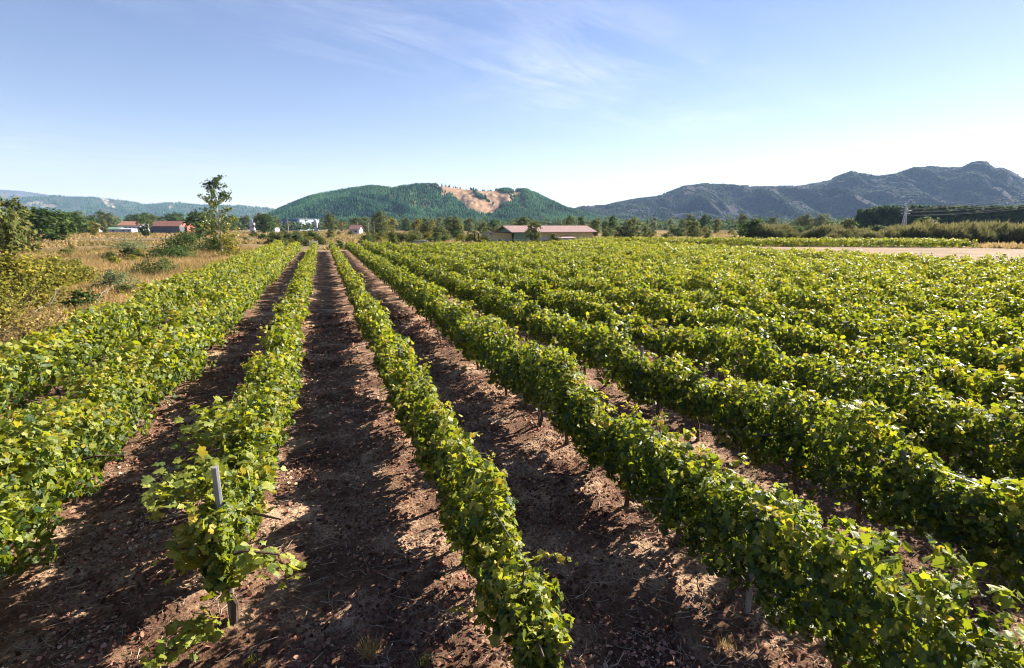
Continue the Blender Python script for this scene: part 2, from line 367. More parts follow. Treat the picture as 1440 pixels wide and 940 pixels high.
POSTL = MB().tube([(0, 0, -.2), (0, 0, 1.0), (.01, 0, 1.98)], [.040, .040, .036], 8).mesh('post', M_POST)
nrow_right = 21
ordn = ['', 'second', 'third', 'fourth', 'fifth', 'sixth', 'seventh', 'eighth', 'ninth', 'tenth', 'eleventh', 'twelfth', 'thirteenth', 'fourteenth',
        'fifteenth', 'sixteenth', 'seventeenth', 'eighteenth', 'nineteenth', 'twentieth', 'twenty-first', 'twenty-second']
def row_label(k):
    if k == 0: return 'narrow sunlit vine row whose near end shows a tall grey post above bare soil'
    if k == 1: return 'ragged vine row ending in a leafy tip, right of the row with exposed end post'
    if k == 2: return 'tall dark-sided vine row right of the ragged one, its yellow-lit top running out bottom right'
    if k == -1: return 'broad bright green vine row with crooked trunks, left of the row with exposed end post'
    if k == -2: return 'outermost vine row on the left, beside the dry golden meadow'
    if k == nrow_right: return 'last vine row on the right, bordering the bare sandy strip'
    return f'{ordn[k]} vine row counted rightwards from the row with the exposed grey end post'
for k in range(-2, nrow_right - 0):
    x0 = ROW0 + SP * k
    if k == nrow_right - 1: pass
    ys = {0: 5.75, 1: 3.7, 2: 1.8, -1: 3.2, -2: 4.0}.get(k, max(2.0, x0 / math.tan(math.radians(68)) - 1.5))
    ye = (104.0 if k < 4 else 100 if k == 4 else 93.5 if k < 15 else 93.5 + (k - 14) * 2.6) + random.uniform(-.8, .8)
    root = empty('vine_row', (x0, 0, 0))
    tag(root, row_label(k if k < nrow_right - 1 else nrow_right), 'vine row', 'parallel vine rows of the vineyard')
    parts = []; yel = (.23 if k < 0 else .20 if k < 2 else .10) + .12 * min(1, max(0, k) / 12)  # sunlit faces of the left rows, shade of the right, put into leaf colour
    wid = {0: .38, 1: .33, 2: .40, 3: .45, -1: .58, -2: .62}.get(k, .49)
    topz = {0: 1.62, 1: 1.58, 2: 1.78, -1: 1.78, -2: 1.9}.get(k, 1.74); kw = dict(wid=wid, top=topz, yel=yel, bot={-1: .42, 2: .45, 3: .42, 0: .55, 1: .5}.get(k, .48))
    def seg(a, b, *s, **q):
        if b > a: parts.extend(row_foliage(k, a, b, *s, **{**kw, **q}))
    rr = abs(x0); d1 = math.sqrt(max(0, 14 ** 2 - rr ** 2)); d2 = math.sqrt(max(0, 34 ** 2 - rr ** 2)); d3 = math.sqrt(max(0, 62 ** 2 - rr ** 2))
    c0 = ys; sd = 1000 + k * 10
    e1 = max(c0, d1); seg(c0, e1, L0, 1650, .094, sd, taper0=k in (0, 1)) if e1 > c0 else None
    e2 = max(e1, d2); seg(e1, e2, L1, 800, .125, sd + 1)
    e3 = max(e2, d3); seg(e2, e3, L2, 480, .17, sd + 2, shoots=3.4)
    seg(e3, ye, L2, 260, .23, sd + 3, shoots=2.2)
    if k == 0:   # low shoot sprawling from the end trunk
        r = np.random.default_rng(5); n = 95; t = r.random(n)
        P = np.stack([-.05 - .55 * t + r.normal(0, .07, n), 5.85 - .5 * t + r.normal(0, .12, n), .32 + .1 * np.sin(t * 3) + r.normal(0, .07, n)], 1)
        parts.append(instance(L0, P, np.array([.2, -.1, 1]) + .5 * r.normal(size=(n, 3)), np.array([-.4, -.3, -.2]) + .5 * r.normal(size=(n, 3)), .11 * r.uniform(.6, 1.2, n), np.clip(r.normal(.7, .15, n), 0, 1)))
        n = 60; t = r.random(n)   # shoot reaching out over the alley at the end
        P = np.stack([.15 + .62 * t + r.normal(0, .06, n), 6.0 - .15 * t + r.normal(0, .08, n), 1.0 - .28 * t + r.normal(0, .07, n)], 1)
        parts.append(instance(L0, P, np.array([.3, -.2, 1]) + .5 * r.normal(size=(n, 3)), np.array([.6, -.1, -.4]) + .5 * r.normal(size=(n, 3)), .12 * r.uniform(.6, 1.2, n), np.clip(r.normal(.7, .15, n), 0, 1)))
        for px_, pz_, py_ in ((-.62, 1.72, 8.7), (-.55, 1.6, 8.2), (-.66, 1.5, 6.75), (-.6, 1.42, 7.3), (-.4, 1.1, 6.2), (.35, 1.3, 7.4), (.05, .85, 6.0)):
            n = 105; t = r.random(n); P = np.stack([px_ * (.3 + .9 * t) + r.normal(0, .08, n), py_ + r.normal(0, .17, n), pz_ - .05 * t + r.normal(0, .12, n)], 1)
            parts.append(instance(L0, P, np.array([0, -.1, 1]) + .5 * r.normal(size=(n, 3)), np.array([np.sign(px_) * .5, -.2, -.4]) + .5 * r.normal(size=(n, 3)), .125 * r.uniform(.6, 1.2, n), np.clip(r.normal(.7, .15, n), 0, 1)))
    V, Fs, R = merge(parts)
    if k < 5: V[:, :] += np.random.default_rng(k + 5).normal(0, 1, V.shape) * np.clip(.008 - V[:, 1:2] * .0004, 0, .006)   # crinkled leaves
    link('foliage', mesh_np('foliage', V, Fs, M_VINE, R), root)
    # trunks
    rr_ = random.Random(k + 50); y = {0: 6.1, 1: 4.2, -1: 4.7, 2: 3.2}.get(k, ys + .6); i = 0
    lim = 60 if k <= 2 else (32 if k < 8 else 16)
    while y < min(ye, ys + lim) and i < 55:
        o = link('trunk', TR[rr_.randrange(5)], root, (rr_.uniform(-.05, .05), y, soil_h(np.array(x0), np.array(y)).item()))
        o.rotation_euler = (rr_.uniform(-.22, .22), rr_.uniform(-.2, .2), rr_.uniform(0, 6.3)); o.scale[2] = rr_.uniform(.85, 1.15); y += 1.3 + rr_.uniform(-.15, .15); i += 1
    y = {0: 6.15, 1: 6.4, 2: 4.36, -1: 4.16, 3: 4.75}.get(k, ys + 1 + rr_.uniform(0, 4)); i = 0
    while y < ye and i < 16:
        o = link('post', POSTL if k == 0 and i == 0 else POSTM, root, (rr_.uniform(-.02, .02), y, 0)); o.rotation_euler = (rr_.uniform(-.03, .03), rr_.uniform(-.03, .03), rr_.uniform(0, 3)); y += 6.5; i += 1
    if k <= 4:
        for z in (.85, 1.45):
            MB().tube([(0, ys + .4, z), (0, ye, z)], .004, 4).build('wire', M_WIRE, root)
# second block of vines behind the sandy strip
A, B = np.array((129., 76.)), np.array((58., 121.)); dv = (B - A) / np.linalg.norm(B - A); pv = np.array((-dv[1], dv[0]))
if pv[1] < 0: pv = -pv
for j in range(5):
    st0 = A + pv * 2.8 * j; root = empty('vine_row', (st0[0], st0[1], 0), math.atan2(dv[1], dv[0]) - math.pi / 2)
    tag(root, ['front vine row of the separate block behind the bare sandy strip', 'second vine row back from the sandy strip, just behind the front one', 'middle one of five vine rows behind the sandy strip',
               'fourth vine row back from the sandy strip', 'rearmost vine row behind the sandy strip, at the foot of the broom bushes'][j], 'vine row', 'vine rows beyond the sandy strip')
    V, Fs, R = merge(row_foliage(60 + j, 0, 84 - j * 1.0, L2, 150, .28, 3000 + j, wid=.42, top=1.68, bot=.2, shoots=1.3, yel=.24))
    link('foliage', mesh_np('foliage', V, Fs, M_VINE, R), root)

# ------------------------------------------------------------------ litter, twigs, clods, weeds on the soil
r = np.random.default_rng(77)
M_LITTER = leafmat('dead_vine_leaves', [(0, (.07, .026, .016)), (.45, (.32, .14, .092)), (.8, (.62, .34, .24)), (1, (.72, .49, .34))],
                   [(0, (.16, .06, .03)), (1, (.5, .3, .2))], tw=.12, rough=.75, spec=.2)
n = 170000; Y = 3.2 + 26 * r.random(n) ** 1.5; X = r.uniform(-8.4, 14, n)
ok = (vn(X * 1.6, Y * .55) * .7 + .55 * vn(X * 4, Y * 3.2) + .35 * np.cos(2 * np.pi * ((X - ROW0) / SP)) * -1 > r.normal(-.05, .3, n)); X, Y = X[ok], Y[ok]; n = len(X)
P = np.stack([X, Y, soil_h(X, Y) + r.uniform(.003, .03, n)], 1)
V, Fs, R = instance(L1, P, np.array([0, 0, 1.]) + .75 * r.normal(size=(n, 3)), r.normal(size=(n, 3)), (.012 + .045 * r.random(n) ** 2) * (1 + Y / 24), np.clip(.42 + .5 * vn(X * 1.1, Y * 1.1) + r.normal(0, .2, n), 0, 1))
tag(link('dead_leaf_litter', mesh_np('dead_leaf_litter', V, Fs, M_LITTER, R)), 'reddish-brown dead leaves strewn over the soil between the vine rows', 'leaf litter', kind='stuff')
n = 9500; Y = 3.2 + 17 * r.random(n) ** 1.6; X = r.uniform(-8, 11, n); a = r.uniform(0, np.pi, n); ln = r.uniform(.08, .45, n) * (.4 + .6 * r.random(n))
Vt, Ft = [], []; 
d = np.stack([np.cos(a), np.sin(a), r.normal(0, .12, n)], 1); s = np.stack([-np.sin(a), np.cos(a), 0 * a], 1) * (r.uniform(.0025, .006, n))[:, None]
P0 = np.stack([X, Y, soil_h(X, Y) + .018], 1); bend = s * r.uniform(-9, 9, n)[:, None]
up = np.array([0, 0, .007]); pts = [P0, P0 + d * ln[:, None] * .5 + bend, P0 + d * ln[:, None]]
V = np.stack([q for p in pts for q in (p - s, p + s, p + up)], 1).reshape(-1, 3); o9 = (np.arange(n) * 9)[:, None]
Fq = np.concatenate([o9 + np.array([b + i, b + (i + 1) % 3, b + 3 + (i + 1) % 3, b + 3 + i]) for b in (0, 3) for i in range(3)])
M_TWIG = plain('pruned_twigs', (.34, .26, .19), .9, 3, .6)
tag(link('pruned_twigs', mesh_np('pruned_twigs', V, [Fq], M_TWIG)), 'thin dry prunings scattered over the vineyard soil', 'twigs', kind='stuff')
ico = np.array([(0, 0, 1), (.9, 0, .3), (.28, .85, .3), (-.72, .53, .3), (-.72, -.53, .3), (.28, -.85, .3), (0, 0, -.5)]); icf = [[0, 1, 2], [0, 2, 3], [0, 3, 4], [0, 4, 5], [0, 5, 1], [6, 2, 1], [6, 3, 2], [6, 4, 3], [6, 5, 4], [6, 1, 5]]
n = 16000; Y = 3.2 + 16 * r.random(n) ** 1.5; X = r.uniform(-8, 11, n)
P = np.stack([X, Y, soil_h(X, Y)], 1)
V, Fs, R = instance((ico, icf), P, np.array([0, 0, 1.]) + .3 * r.normal(size=(n, 3)), r.normal(size=(n, 3)), .006 + .045 * r.random(n) ** 5, r.random(n))
V = V + r.normal(0, .003, V.shape)
tag(link('soil_clods', mesh_np('soil_clods', V, Fs, M_SOIL)), 'small clods and pebbles of dry brown soil between the rows', 'clods', kind='stuff')

def grass_arrays(P, hgt_, spread, blades, r, lean=.45, wid=.12):
    n = len(P); q = n * blades; base = np.repeat(P, blades, 0) + np.stack([r.normal(0, 1, q), r.normal(0, 1, q), 0 * np.ones(q)], 1) * np.repeat(spread, blades)[:, None]
    h = np.repeat(hgt_, blades) * r.uniform(.55, 1.15, q); tip = np.array([0, 0, 1.]) + lean * r.normal(size=(q, 3)) * [1, 1, .2]
    a = r.uniform(0, 2 * np.pi, q); nr = np.stack([np.cos(a), np.sin(a), .2 + 0 * a], 1)
    # keep the blade axis upright: tip first, normal made perpendicular to it
    tip = unit(tip); nr = unit(nr - tip * np.sum(nr * tip, 1, keepdims=True))
    return base, nr, tip, h, q
M_DRY = leafmat('dry_grass', [(0, (.06, .07, .022)), (.3, (.19, .15, .055)), (.65, (.42, .26, .10)), (1, (.60, .41, .20))],
                [(0, (.12, .14, .03)), (.5, (.4, .3, .1)), (1, (.6, .42, .2))], tw=.3, rough=.7, spec=.2)
def field_h(X, Y):
    k = np.clip((-8.3 - X) / 6, 0, 1); return -.02 + .25 * fbm(X * .08, Y * .08, 4) * k + .1 * k
n = 60000; Y = 4 + 110 * r.random(n) ** 1.4; X = -8.7 - (Y * 1.05 + 4) * r.random(n) ** 1.15
P = np.stack([X, Y, field_h(X, Y)], 1); dd = np.hypot(X, Y); sc = .5 + dd / 70
clump = vn(X * .22, Y * .22) + .5 * vn(X * .9, Y * .9); green = vn(X * .13 + 7, Y * .13)
hh = (.55 + .28 * np.clip(clump, -1, 1)) * np.clip(sc, .8, 1.5)
b, nr, tp, h, q = grass_arrays(P, hh, .13 * sc, 7, r)
rv = np.clip(np.repeat(.70 - .36 * np.clip(green + .25, 0, 1) + .15 * vn(X * 1.5, Y * 1.5), 7) + r.normal(0, .13, q), 0, 1)
bt = (LB[0] * np.array([1.0, 1, 1]), LB[1])
V, Fs, R = instance(bt, b, nr, tp, h, rv)
tag(link('dry_grass', mesh_np('dry_grass', V, Fs, M_DRY, R)), 'tall golden and olive dry grass over the meadow left of the vines', 'grass', kind='stuff')
# dry grass beyond the vineyard
n = 40000; dpt = 108 + 330 * r.random(n) ** 1.6; lat = (r.random(n) * 2.1 - 1.05) * dpt * .98
X = lat * math.cos(PSI) + dpt * math.sin(PSI); Y = dpt * math.cos(PSI) - lat * math.sin(PSI)
bare = lambda X, Y: ((X > 58) & (X < 132) & (Y < 114 - (X - 58) * .42)) | ((X > -9) & (X < 60) & (Y < 112)) | (X < -8) & (Y < 110)
ok = ~bare(X, Y) & (vn(X * .03, Y * .03) > -.25); X, Y, dpt = X[ok], Y[ok], dpt[ok]; n = len(X)
P = np.stack([X, Y, 0 * X - .1], 1); b, nr, tp, h, q = grass_arrays(P, .9 + .5 * r.random(n), .9 + 0 * X, 5, r, .7)
V, Fs, R = instance((LB[0] * np.array([4, 1, 1]), LB[1]), b, nr, tp, h, np.clip(np.repeat(.5 + .4 * vn(X * .05, Y * .05), 5) + r.normal(0, .15, q), 0, 1))
tag(link('dry_steppe_grass', mesh_np('dry_steppe_grass', V, Fs, M_DRY, R)), 'dry straw-coloured grass and weeds on the open plain behind the vineyard', 'grass', kind='stuff')

def tuft(loc, h, label, mat, n=90, spread=.06, seed=1):
    r = np.random.default_rng(seed); P = np.zeros((1, 3)); b, nr, tp, hh, q = grass_arrays(P, np.array([h]), np.array([spread]), n, r, .4)
    V, Fs, R = instance((LB[0] * np.array([.5, 1, 1]), LB[1]), b, nr, tp, hh, np.clip(r.normal(.7, .2, q), 0, 1))
    return tag(link('weed_tuft', mesh_np('weed_tuft', V, Fs, mat, R), None, loc), label, 'weed', 'weeds on the bare soil')
def sg(px, py):
    p = gat(px, py); p.z = soil_h(np.array(p.x), np.array(p.y)).item(); return p
tuft(sg(522, 918), .24, 'dry straw-coloured weed tuft on shaded soil near the front edge between two rows', M_DRY, 160, .05, 1)
tuft(sg(598, 934), .13, 'small green weed at the bottom edge between the ragged row and the dry tuft', M_VINE, 60, .04, 2)
tuft(sg(352, 936), .12, 'tiny green weed below the exposed end post', M_VINE, 50, .03, 3)
tuft(sg(1018, 915), .14, 'small pale weed in front of the dark-sided row near the lower right', M_DRY, 60, .05, 4)

# ------------------------------------------------------------------ trees and bushes
def crown(seed, n_clump, per, rad, size, tpl=L2, shape='round', mat=M_OLIVE, z0=0.0, z1=1.0, cl=.16):
    """leaf faces in clumps through a crown volume; unit height from z0 to z1, radius rad"""
    r = np.random.default_rng(seed); pts = []
    while len(pts) < n_clump:
        t = r.random(); a = r.uniform(0, 2 * np.pi)
        if shape == 'round': R = rad * math.sqrt(max(0, 1 - (2 * t - 1) ** 2)) * (.85 + .3 * math.sin(3 * a + seed))
        elif shape == 'cone': R = rad * (1 - t) ** .8 + .02
        elif shape == 'column': R = rad * (math.sin(math.pi * min(1, t * .92 + .08)) ** .5)
        else: R = rad * math.sqrt(max(0, 1 - t * t)) * (.8 + .35 * math.sin(2 * a + seed) * math.sin(3 * a))
        q = R * r.random() ** .35
        pts.append((q * math.cos(a), q * math.sin(a), z0 + (z1 - z0) * t))
    c = np.array(pts); c[:, 2] += (z1 - z0) * .06 * r.normal(size=n_clump)
    P = np.repeat(c, per, 0) + r.normal(0, 1, (n_clump * per, 3)) * cl * np.repeat(r.uniform(.5, 1.1, n_clump), per)[:, None] * np.array([1, 1, .75]) * rad
    P[:, 2] = np.maximum(P[:, 2], .01 + .03 * r.random(len(P))); m_ = len(P)
    ctr = np.array([0, 0, (z0 + z1) / 2]); nr = unit(P - ctr) + np.array([0, 0, .3]) + .6 * r.normal(size=(m_, 3))
    V, Fs, R = instance(tpl, P, nr, r.normal(size=(m_, 3)), size * r.uniform(.6, 1.3, m_), np.clip(np.repeat(r.normal(.5, .13, n_clump), per) + r.normal(0, .13, m_), 0, 1))
    return mesh_np('crown', V, Fs, mat, R)
def limb_mesh(seed, h, r0, n_l=5, top=.8, spread=.25):
    r = random.Random(seed); m = MB(); p = [Vector((0, 0, -.02))]
    for i in range(1, 6): p.append(Vector((r.uniform(-.02, .02), r.uniform(-.02, .02), top * h * i / 5)))
    m.tube(p, [r0 * (1 - .16 * i) for i in range(6)], 6)
    for i in range(n_l):
        b = p[1 + i % 4]; a = r.uniform(0, 6.28); L = spread * r.uniform(.5, 1)
        e = b + Vector((math.cos(a) * L, math.sin(a) * L, r.uniform(.12, .3) * h)); m.tube([b, (b + e) / 2 + Vector((0, 0, -.02)), e], [r0 * .45, r0 * .3, r0 * .12], 4)
    return m.mesh('trunk', M_TRUNK)
def broom_crown(seed, n=5200, rad=.55):
    """upswept thin twigs of a broom bush, unit height"""
    r = np.random.default_rng(seed); a = r.uniform(0, 2 * np.pi, n); q = rad * r.random(n) ** .5
    x, y = q * np.cos(a), q * np.sin(a); lump = .78 + .22 * vn(x * 5 + seed, y * 5); top = np.sqrt(np.maximum(.05, 1 - (q / rad) ** 2 * .85)) * lump
    z = top * r.random(n) ** .55 * .82; P = np.stack([x, y, z], 1)
    tip = np.stack([x * 1.2, y * 1.2, .9 + 0 * x], 1) + .3 * r.normal(size=(n, 3)) + np.array([.25, .1, 0])
    nr = r.normal(size=(n, 3)); tip = unit(tip); nr = unit(nr - tip * np.sum(nr * tip, 1, keepdims=True))
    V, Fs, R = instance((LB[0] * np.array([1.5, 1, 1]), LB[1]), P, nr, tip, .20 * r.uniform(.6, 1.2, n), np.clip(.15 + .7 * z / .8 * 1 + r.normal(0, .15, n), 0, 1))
    return mesh_np('foliage', V, Fs, M_BROOM, R)
LIB = {}
def lib(kind):
    if kind in LIB: return LIB[kind]
    L = []
    for s in range(4):
        if kind == 'olive_tree': L.append((crown(s, 60, 22, .42, .075, mat=M_OLIVE, z0=.14, z1=.98), limb_mesh(s, 1, .028)))
        elif kind == 'dark_tree': L.append((crown(10 + s, 65, 24, .46, .075, mat=M_DARK, z0=.12, z1=.98), limb_mesh(s, 1, .03)))
        elif kind == 'yellow_tree': L.append((crown(20 + s, 50, 20, .36, .07, mat=M_YEL, z0=.15, z1=.98), limb_mesh(s, 1, .025)))
        elif kind == 'grey_tree': L.append((crown(30 + s, 50, 20, .38, .07, mat=M_GREY, z0=.12, z1=.98), limb_mesh(s, 1, .025)))
        elif kind == 'plantation_tree': L.append((crown(40 + s, 80, 24, .23, .06, mat=M_DARK, shape='column', z0=.03, z1=.98), limb_mesh(s, 1, .014, 4, .8, .08)))
        elif kind == 'bush': L.append((crown(50 + s, 50, 24, .62, .10, mat=M_OLIVE, shape='dome', z0=.0, z1=.92, cl=.2), None))
        elif kind == 'dark_bush': L.append((crown(60 + s, 50, 24, .66, .10, mat=M_DARK, shape='dome', z0=.0, z1=.92, cl=.2), None))
        elif kind == 'yellow_bush': L.append((crown(70 + s, 55, 24, .6, .085, mat=M_YEL, shape='dome', z0=.0, z1=.92, cl=.2), None))
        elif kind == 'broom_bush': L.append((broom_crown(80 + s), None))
    LIB[kind] = L; return L
TXT = {'olive_tree': ('olive-green tree', 'tree'), 'dark_tree': ('dense dark green tree', 'tree'), 'yellow_tree': ('pale yellow-green tree', 'tree'), 'grey_tree': ('grey-green tree', 'tree'),
       'plantation_tree': ('tall slim dark tree', 'tree'), 'bush': ('olive scrub bush', 'bush'), 'dark_bush': ('dark rounded bush', 'bush'), 'yellow_bush': ('yellow-green bush', 'bush'), 'broom_bush': ('wispy pale-topped broom bush', 'bush')}
def plant(kind, p, h, label, group, wide=1.0, seed=None, name=None):
    L = lib(kind); j = (seed if seed is not None else random.randrange(99)) % len(L); cr, tr = L[j]
    rt = random.uniform(0, 6.28) if kind != 'broom_bush' else random.uniform(-.4, .4)
    t = name or {'bush': 'scrub_bush'}.get(kind, kind)
    o = empty(t, (p.x, p.y, -.1), rt, (h * wide, h * wide, h)); tag(o, label, TXT[kind][1], group)
    link('crown' if tr else 'foliage', cr, o)
    if tr: link('trunk', tr, o)
    return o

# the named ones, from the left edge rightwards
def big(kind, px, pyb, pyt, label, wpx=None, group=None, name=None, seed=0, depth=None):
    d = depth or F * HCAM / (pyb - 318); p = on(px, d); h = hgt(pyt, d); 
    base = {'olive_tree': .9, 'dark_tree': 1.0, 'yellow_tree': .8, 'grey_tree': .82, 'bush': 1.3, 'dark_bush': 1.35, 'yellow_bush': 1.28, 'broom_bush': 1.1, 'plantation_tree': .45}[kind]
    return plant(kind, p, h, label, group, (wpx / F * d / h / base) if wpx else 1, seed, name)
M_DRYB = treemat('dry_bramble', (.08, .065, .025), (.19, .14, .055), (.36, .26, .10))
# dense near shrubs get their own finer meshes
def near_shrub(px, depth, h, rad, label, mat, seed, n=90, per=34, leaf=.10, zb=0.02, shape='dome', sticks=True):
    p = on(px, depth); z = field_h(np.array(p.x), np.array(p.y)).item(); o = empty('yellow_shrub' if mat is M_YEL else 'shrub', (p.x, p.y, z)); tag(o, label, 'bush', 'shrubs on the rough meadow')
    me = crown(seed, n, per, rad / h, leaf / h, L1, shape, mat, zb, .95, .2)
    c = link('foliage', me, o); c.scale = (h, h, h)
    if sticks:
        m = MB(); q = random.Random(seed)
        for i in range(14):
            a = q.uniform(0, 6.28); L = rad * q.uniform(.4, .95); m.tube([(0, 0, 0), (math.cos(a) * L * .4, math.sin(a) * L * .4, h * .4), (math.cos(a) * L, math.sin(a) * L, h * q.uniform(.6, .95))], [.03, .02, .008], 4)
        m.build('stem', M_TRUNK, o)
    return o
near_shrub(8, 27, 3.0, 2.0, 'large yellow-green shrub at the left edge of the meadow, tallest of the near ones', M_YEL, 1, 110, 36, .13)
near_shrub(-34, 21, 2.7, 1.8, 'olive-brown shrub at the far left edge beside the vine row end', M_YEL, 2, 80, 34, .10)
near_shrub(52, 33, 2.4, 2.2, 'broad yellow shrub just right of the tallest left-edge shrub', M_YEL, 3, 90, 36, .13)
near_shrub(96, 40, 1.7, 2.0, 'low yellowish bush on the meadow between the big shrubs and the open grass', M_YEL, 4, 80, 30, .13)
near_shrub(20, 20, 1.5, 1.7, 'low brownish thicket over dead sticks at the left edge of the outermost vine row', M_DRYB, 5, 60, 24, .08)
near_shrub(150, 36, 1.3, 1.7, 'low green bramble patch in the dry grass beside the outermost vine row', M_GREY, 6, 60, 26, .11)
near_shrub(205, 50, 1.4, 2.2, 'dark low bramble in the middle of the meadow', M_OLIVE, 7, 60, 26, .13)
near_shrub(235, 70, 1.9, 3.6, 'wide dark thorny thicket on the meadow left of the tall sapling', M_DARK, 8, 80, 26, .18)
near_shrub(258, 84, 3.4, 3.2, 'dark bush in front of the brick-red building', M_DARK, 9, 80, 26, .2)
near_shrub(303, 88, 2.6, 3.2, 'dark green bush around the foot of the tall sapling', M_DARK, 10, 80, 26, .2)
near_shrub(322, 72, 3.2, 2.0, 'bright yellow bush in front of the tall sapling', M_YEL, 11, 80, 24, .15)
near_shrub(175, 95, 1.5, 4.0, 'pale green low scrub across the back of the meadow', M_GREY, 12, 60, 24, .2)
near_shrub(352, 66, 1.1, 1.4, 'small brown-green bush at the meadow edge by the left vine rows', M_OLIVE, 13, 50, 20, .14)
big('dark_tree', 72, 341, 293, 'broad dark tree standing behind the yellow shrubs on the left', 78, 'trees of the meadow', seed=0)
big('olive_tree', 22, 362, 284, 'tall olive tree at the left edge behind the yellow shrubs', 60, 'trees of the meadow', seed=1)
big('olive_tree', -14, 372, 268, 'tallest tree cut off by the left edge', 60, 'trees of the meadow', seed=2)
big('yellow_tree', 132, 333, 312, 'small bright green round tree on the meadow before the white buildings', 17, 'trees of the meadow', seed=0)
big('dark_tree', 203, 333, 306, 'small dark round tree left of the brick-red building', 19, 'trees of the meadow', seed=1)
big('dark_tree', 112, 329, 303, 'dark tree beside the white farm sheds', 26, 'trees of the meadow', seed=2)
big('olive_tree', 145, 330, 311, 'small olive tree just right of the bright green one', 14, 'trees of the meadow', seed=3)
big('dark_tree', 278, 336, 300, 'dark tree left of the tall sapling, behind the meadow', 40, 'trees of the meadow', seed=3)

q = random.Random(41)
for i in range(60):
    d = 24 + 75 * q.random(); px = q.uniform(20, 330); p = on(px, d)
    if p.x > -11.5: continue
    k = q.choice(['bush', 'yellow_bush', 'yellow_bush', 'bush', 'dark_bush']); o = plant(k, p, q.uniform(.5, 1.5), {'bush': 'low olive scrub', 'yellow_bush': 'low yellow-green weedy bush', 'dark_bush': 'low dark bramble'}[k] + ' growing out of the dry meadow grass', TXT[k][0] + ' clumps in the meadow grass', q.uniform(1.1, 1.9), q.randrange(4))

# the tall sapling: slim poplar, loose crown with sky gaps, yellow low down
pp = on(308, 82); ph = hgt(245, 82); tp = empty('poplar_tree', (pp.x, pp.y, 0)); tag(tp, 'tall slim young poplar with loose leaves against the sky, yellowing low down', 'tree')
r = np.random.default_rng(11); m = MB(); stem_ = [Vector((.0, 0, 0)), Vector((.12, 0, ph * .3)), Vector((.0, 0, ph * .6)), Vector((-.1, 0, ph * .95))]
m.tube(stem_, [.13, .10, .06, .015], 7); pc = []
q = random.Random(4)
for i in range(46):
    t = .06 + .9 * i / 46; b = Vector((0.05, 0, ph * t)); a = q.uniform(0, 6.28); L = (3.6 * min(1, (1.04 - t) / .42) ** .8 + .25) * q.uniform(.5, 1.1)
    e = b + Vector((math.cos(a) * L * .8, math.sin(a) * L * .8, L * q.uniform(.3, .7) * (1.1 - t * .5))); m.tube([b, (b + e) / 2 + Vector((0, 0, -.1)), e], [.03, .02, .006], 4)
    for s in range(9):
        w = .25 + .8 * s / 9; c = b.lerp(e, w); pc.append((c.x, c.y, c.z, t))
m.build('trunk', plain('pale_bark', (.38, .36, .31), .8, 8, .3), tp)
pc = np.array(pc); keep = r.random(len(pc)) < np.where(pc[:, 3] > .55, .75, .6); pc = pc[keep]; per = 9; PP = np.repeat(pc[:, :3], per, 0) + r.normal(0, .20, (len(pc) * per, 3)); tt = np.repeat(pc[:, 3], per)
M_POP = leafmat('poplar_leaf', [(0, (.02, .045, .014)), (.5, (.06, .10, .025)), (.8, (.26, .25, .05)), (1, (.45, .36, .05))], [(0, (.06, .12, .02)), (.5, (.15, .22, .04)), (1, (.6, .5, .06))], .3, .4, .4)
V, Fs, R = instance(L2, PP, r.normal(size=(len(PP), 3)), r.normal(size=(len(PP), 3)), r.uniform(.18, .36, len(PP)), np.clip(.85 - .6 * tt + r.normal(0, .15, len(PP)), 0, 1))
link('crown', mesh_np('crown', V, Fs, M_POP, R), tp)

# dead branches at the meadow's edge
def dead(px, py, L, rz, label, seed):
    p = gat(px, py, .2); q = random.Random(seed); m = MB()
    def br(a, d, L, rd, n):
        e = a + d * L; mid = (a + e) / 2 + Vector((q.uniform(-.1, .1), q.uniform(-.1, .1), q.uniform(-.05, .1))) * L
        m.tube([a, mid, e], [rd, rd * .7, rd * .35], 5)
        if n:
            for k in range(3): br(mid.lerp(e, q.random()), (d + Vector((q.uniform(-.8, .8), q.uniform(-.8, .8), q.uniform(-.1, .7)))).normalized(), L * .5, rd * .4, n - 1)
    br(Vector((0, 0, 0)), Vector((math.cos(rz), math.sin(rz), .45)).normalized(), L, .035, 2)
    o = m.build('dead_branch', M_PALEWOOD); o.location = p; tag(o, label, 'branch')
dead(38, 446, 1.6, .6, 'bleached dead branch under the yellow shrubs at the left', 1)
dead(118, 432, 1.5, 1.2, 'pale forked dead branch in the grass near the outermost vine row', 2)

# scrub and tree belts behind the vineyard
def belt(specs, n, x0, x1, d0, d1, hmin, hmax, region, group, seed, wide=1.0, pw=1.0, avoid=None):
    q = random.Random(seed); kinds = [k for k, w in specs for _ in range(w)]
    for i in range(n):
        d = d0 + (d1 - d0) * q.random() ** pw; px = q.uniform(x0, x1)
        if avoid and any(a <= px <= b and d < dd for a, b, dd in avoid): continue
        k = q.choice(kinds); s = .55 if 'bush' in k else 1
        plant(k, on(px, d), q.uniform(hmin, hmax) * s, f'{TXT[k][0]} {region}', f'{TXT[k][0]}s {region}', wide * q.uniform(.85, 1.25), q.randrange(4))
blds = [(100, 262, 468), (400, 460, 590), (480, 510, 330), (675, 850, 150)]
belt([('bush', 4), ('dark_bush', 1), ('yellow_bush', 2)], 105, 385, 690, 128, 290, 2.2, 5.2, 'on the dry ground behind the left vine rows', None, 1, 1.4, 1.3, [(470, 510, 250)])
belt([('olive_tree', 3), ('grey_tree', 2), ('dark_tree', 2), ('yellow_tree', 1)], 64, 360, 700, 300, 480, 6, 12, 'in the belt below the round wooded hill', None, 2, 1.1, 1, [(395, 462, 500), (480, 512, 400)])
